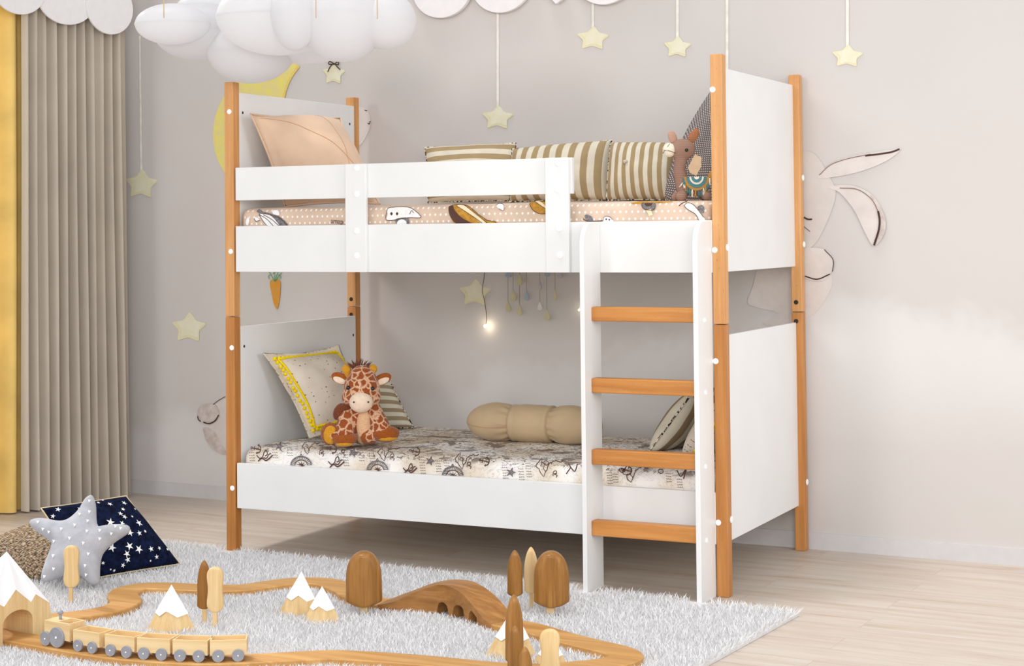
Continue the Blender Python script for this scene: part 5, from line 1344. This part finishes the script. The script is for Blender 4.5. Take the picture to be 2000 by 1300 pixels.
for u, v, r in spots:
    a, b = on_surf(S, u, v)
    if not (0.03 < a < 0.97 and 0.03 < b < 0.97): continue
    P0 = S(a, b, 1); eu = (S(a+.02, b, 1)-S(a-.02, b, 1)).normalized(); ev = (S(a, b+.02, 1)-S(a, b-.02, 1)); ev = (ev-eu*ev.dot(eu)).normalized(); n3 = eu.cross(ev)
    if n3.dot(CAM-P0) < 0: n3 = -n3
    rm = r*(P0-CAM).dot(fwd)/F*1.05; a0 = random.uniform(0, 1)
    poly(bm, [P0+n3*0.004+eu*x+ev*y for x, y in star_pts(0, 0, rm, rm*0.36, 5 if r > 4 else 6, a0)], 1)
o = tag(obj('cushion', bm, [M['navy'], M['whitestar']]), 'dark navy velvet cushion with white stars leaning behind the grey star cushion', 'cushion'); piping(o, S, M['gold'], 0.003)

def woven():
    k = NT('woven_straw', 0.95, 0.1); tc = k.n('ShaderNodeTexCoord')
    v1 = k.n('ShaderNodeMapping'); k.l(tc.outputs['UV'], v1.inputs[0]); v1.inputs['Scale'].default_value = (16, 60, 1)
    v2 = k.n('ShaderNodeMapping'); k.l(tc.outputs['UV'], v2.inputs[0]); v2.inputs['Scale'].default_value = (60, 16, 1)
    a = k.noise(v1.outputs[0], 1, 2); b = k.noise(v2.outputs[0], 1, 2); f = k.math('ADD', k.math('MULTIPLY', a, .55), k.math('MULTIPLY', b, .45))
    k.color(k.ramp(f, [(0.40, lin((62, 52, 52))), (0.47, lin((112, 96, 84))), (0.53, lin((160, 134, 96))), (0.60, lin((190, 174, 158)))])); k.bump(f, .6, .002); return k.m
M['woven'] = woven()
B1 = onz(76, 1133, 0.02); B2 = onz(-40, 1102, 0.02)
up_ = (Z*0.75+Vector((-.2, .62, 0))).normalized(); pn = (B1-B2).cross(up_)
bm, S, nn = pillow(on_plane(-44, 1066, B1, pn), on_plane(62, 1022, B1, pn), on_plane(124, 1056, B1, pn), on_plane(74, 1134, B1, pn), 0.09, 0.03, 26, 0.45, 0.0, 0.003, 71, 0.5)
bm.free()
bm, S, nn = pillow(on_plane(-46, 1068, B1, pn), on_plane(62, 1020, B1, pn), on_plane(150, 1070, B1, pn), on_plane(70, 1136, B1, pn), 0.09, 0.03, 26, 0.45, 0.0, 0.003, 71, 0.5)
tag(obj('cushion', bm, M['woven']), 'coarse brown woven cushion lying left of the grey star cushion', 'cushion')

M['grey_felt'] = fabric('grey_felt', (176, 177, 184), 0.05, 30, 0.95, 500, 0.3)
sp_px = [(180, 967), (187, 984), (192, 1027), (222, 1025), (247, 1025), (254, 1031), (250, 1040), (226, 1056), (203, 1077), (196, 1100), (194, 1135), (187, 1141), (176, 1139), (160, 1126), (145, 1118), (132, 1118), (108, 1130), (88, 1135), (80, 1129), (88, 1100), (101, 1066), (92, 1052), (66, 1033), (58, 1021), (64, 1014), (84, 1012), (116, 1018), (136, 1013), (156, 994), (168, 973)]
Bm = onz(134, 1147, 0.03); upv = (Z*0.86+CF*-0.5).normalized(); spn = CR.cross(upv)
if spn.dot(CF) < 0: spn = -spn
outl = [on_plane(u, v, Bm, spn) for u, v in c2(sp_px, 5, True)]
cen = on_plane(148, 1060, Bm, spn)
def star_surf(i, rho, side, T_=0.058):
    P0 = cen.lerp(outl[i % len(outl)], rho)
    rmax = (outl[i % len(outl)]-cen).length; base = min(1.0, 0.085/rmax)
    h = T_*math.sqrt(max(0.0, 1-rho**2.6))*(1-0.55*rho*(1-base))
    return P0+spn*h*side
bm = bmesh.new(); NO = len(outl); NR = 14; rows = {}
for side in (1, -1):
    c0 = bm.verts.new(cen+spn*0.058*side); prev = None
    for r in range(1, NR+1):
        rho = math.sin(PI/2*r/NR)
        ring = [bm.verts.new(star_surf(i, rho, side)) for i in range(NO)] if r < NR or side > 0 else rows['rim']
        if r == NR and side > 0: rows['rim'] = ring
        for i in range(NO):
            j = (i+1) % NO
            if prev is None: bm.faces.new((c0, ring[i], ring[j]) if side > 0 else (c0, ring[j], ring[i]))
            else: bm.faces.new((prev[i], ring[i], ring[j], prev[j]) if side > 0 else (prev[j], ring[j], ring[i], prev[i]))
        prev = ring
bmesh.ops.recalc_face_normals(bm, faces=bm.faces)
for f in bm.faces: f.smooth = True
for u, v in ((177, 980), (178, 1002), (170, 1015), (147, 1026), (120, 1032), (75, 1019), (83, 1031), (97, 1037), (170, 1037), (196, 1036), (215, 1043), (227, 1028), (238, 1032), (193, 1055), (136, 1051), (162, 1062), (108, 1059), (105, 1085), (170, 1083), (108, 1110), (166, 1105), (86, 1124), (168, 1124), (155, 1004)):
    best = min(((i, r/14) for i in range(0, NO, 2) for r in range(15)), key=lambda q: (lambda p: (p[0]-u)**2+(p[1]-v)**2)(project(star_surf(q[0], q[1], 1))))
    P0 = star_surf(best[0], best[1], 1)+spn*0.0035+CF*0.002; s_ = 0.0052
    poly(bm, [P0+CR*-s_+upv*s_, P0+CR*s_+upv*s_*0.6, P0+CR*-s_*0.2-upv*s_*1.2], 1)
st_ = tag(obj('star_cushion', bm, [M['grey_felt'], M['whitestar']]), 'grey felt star shaped cushion with tiny white triangles leaning on the navy cushion', 'cushion')
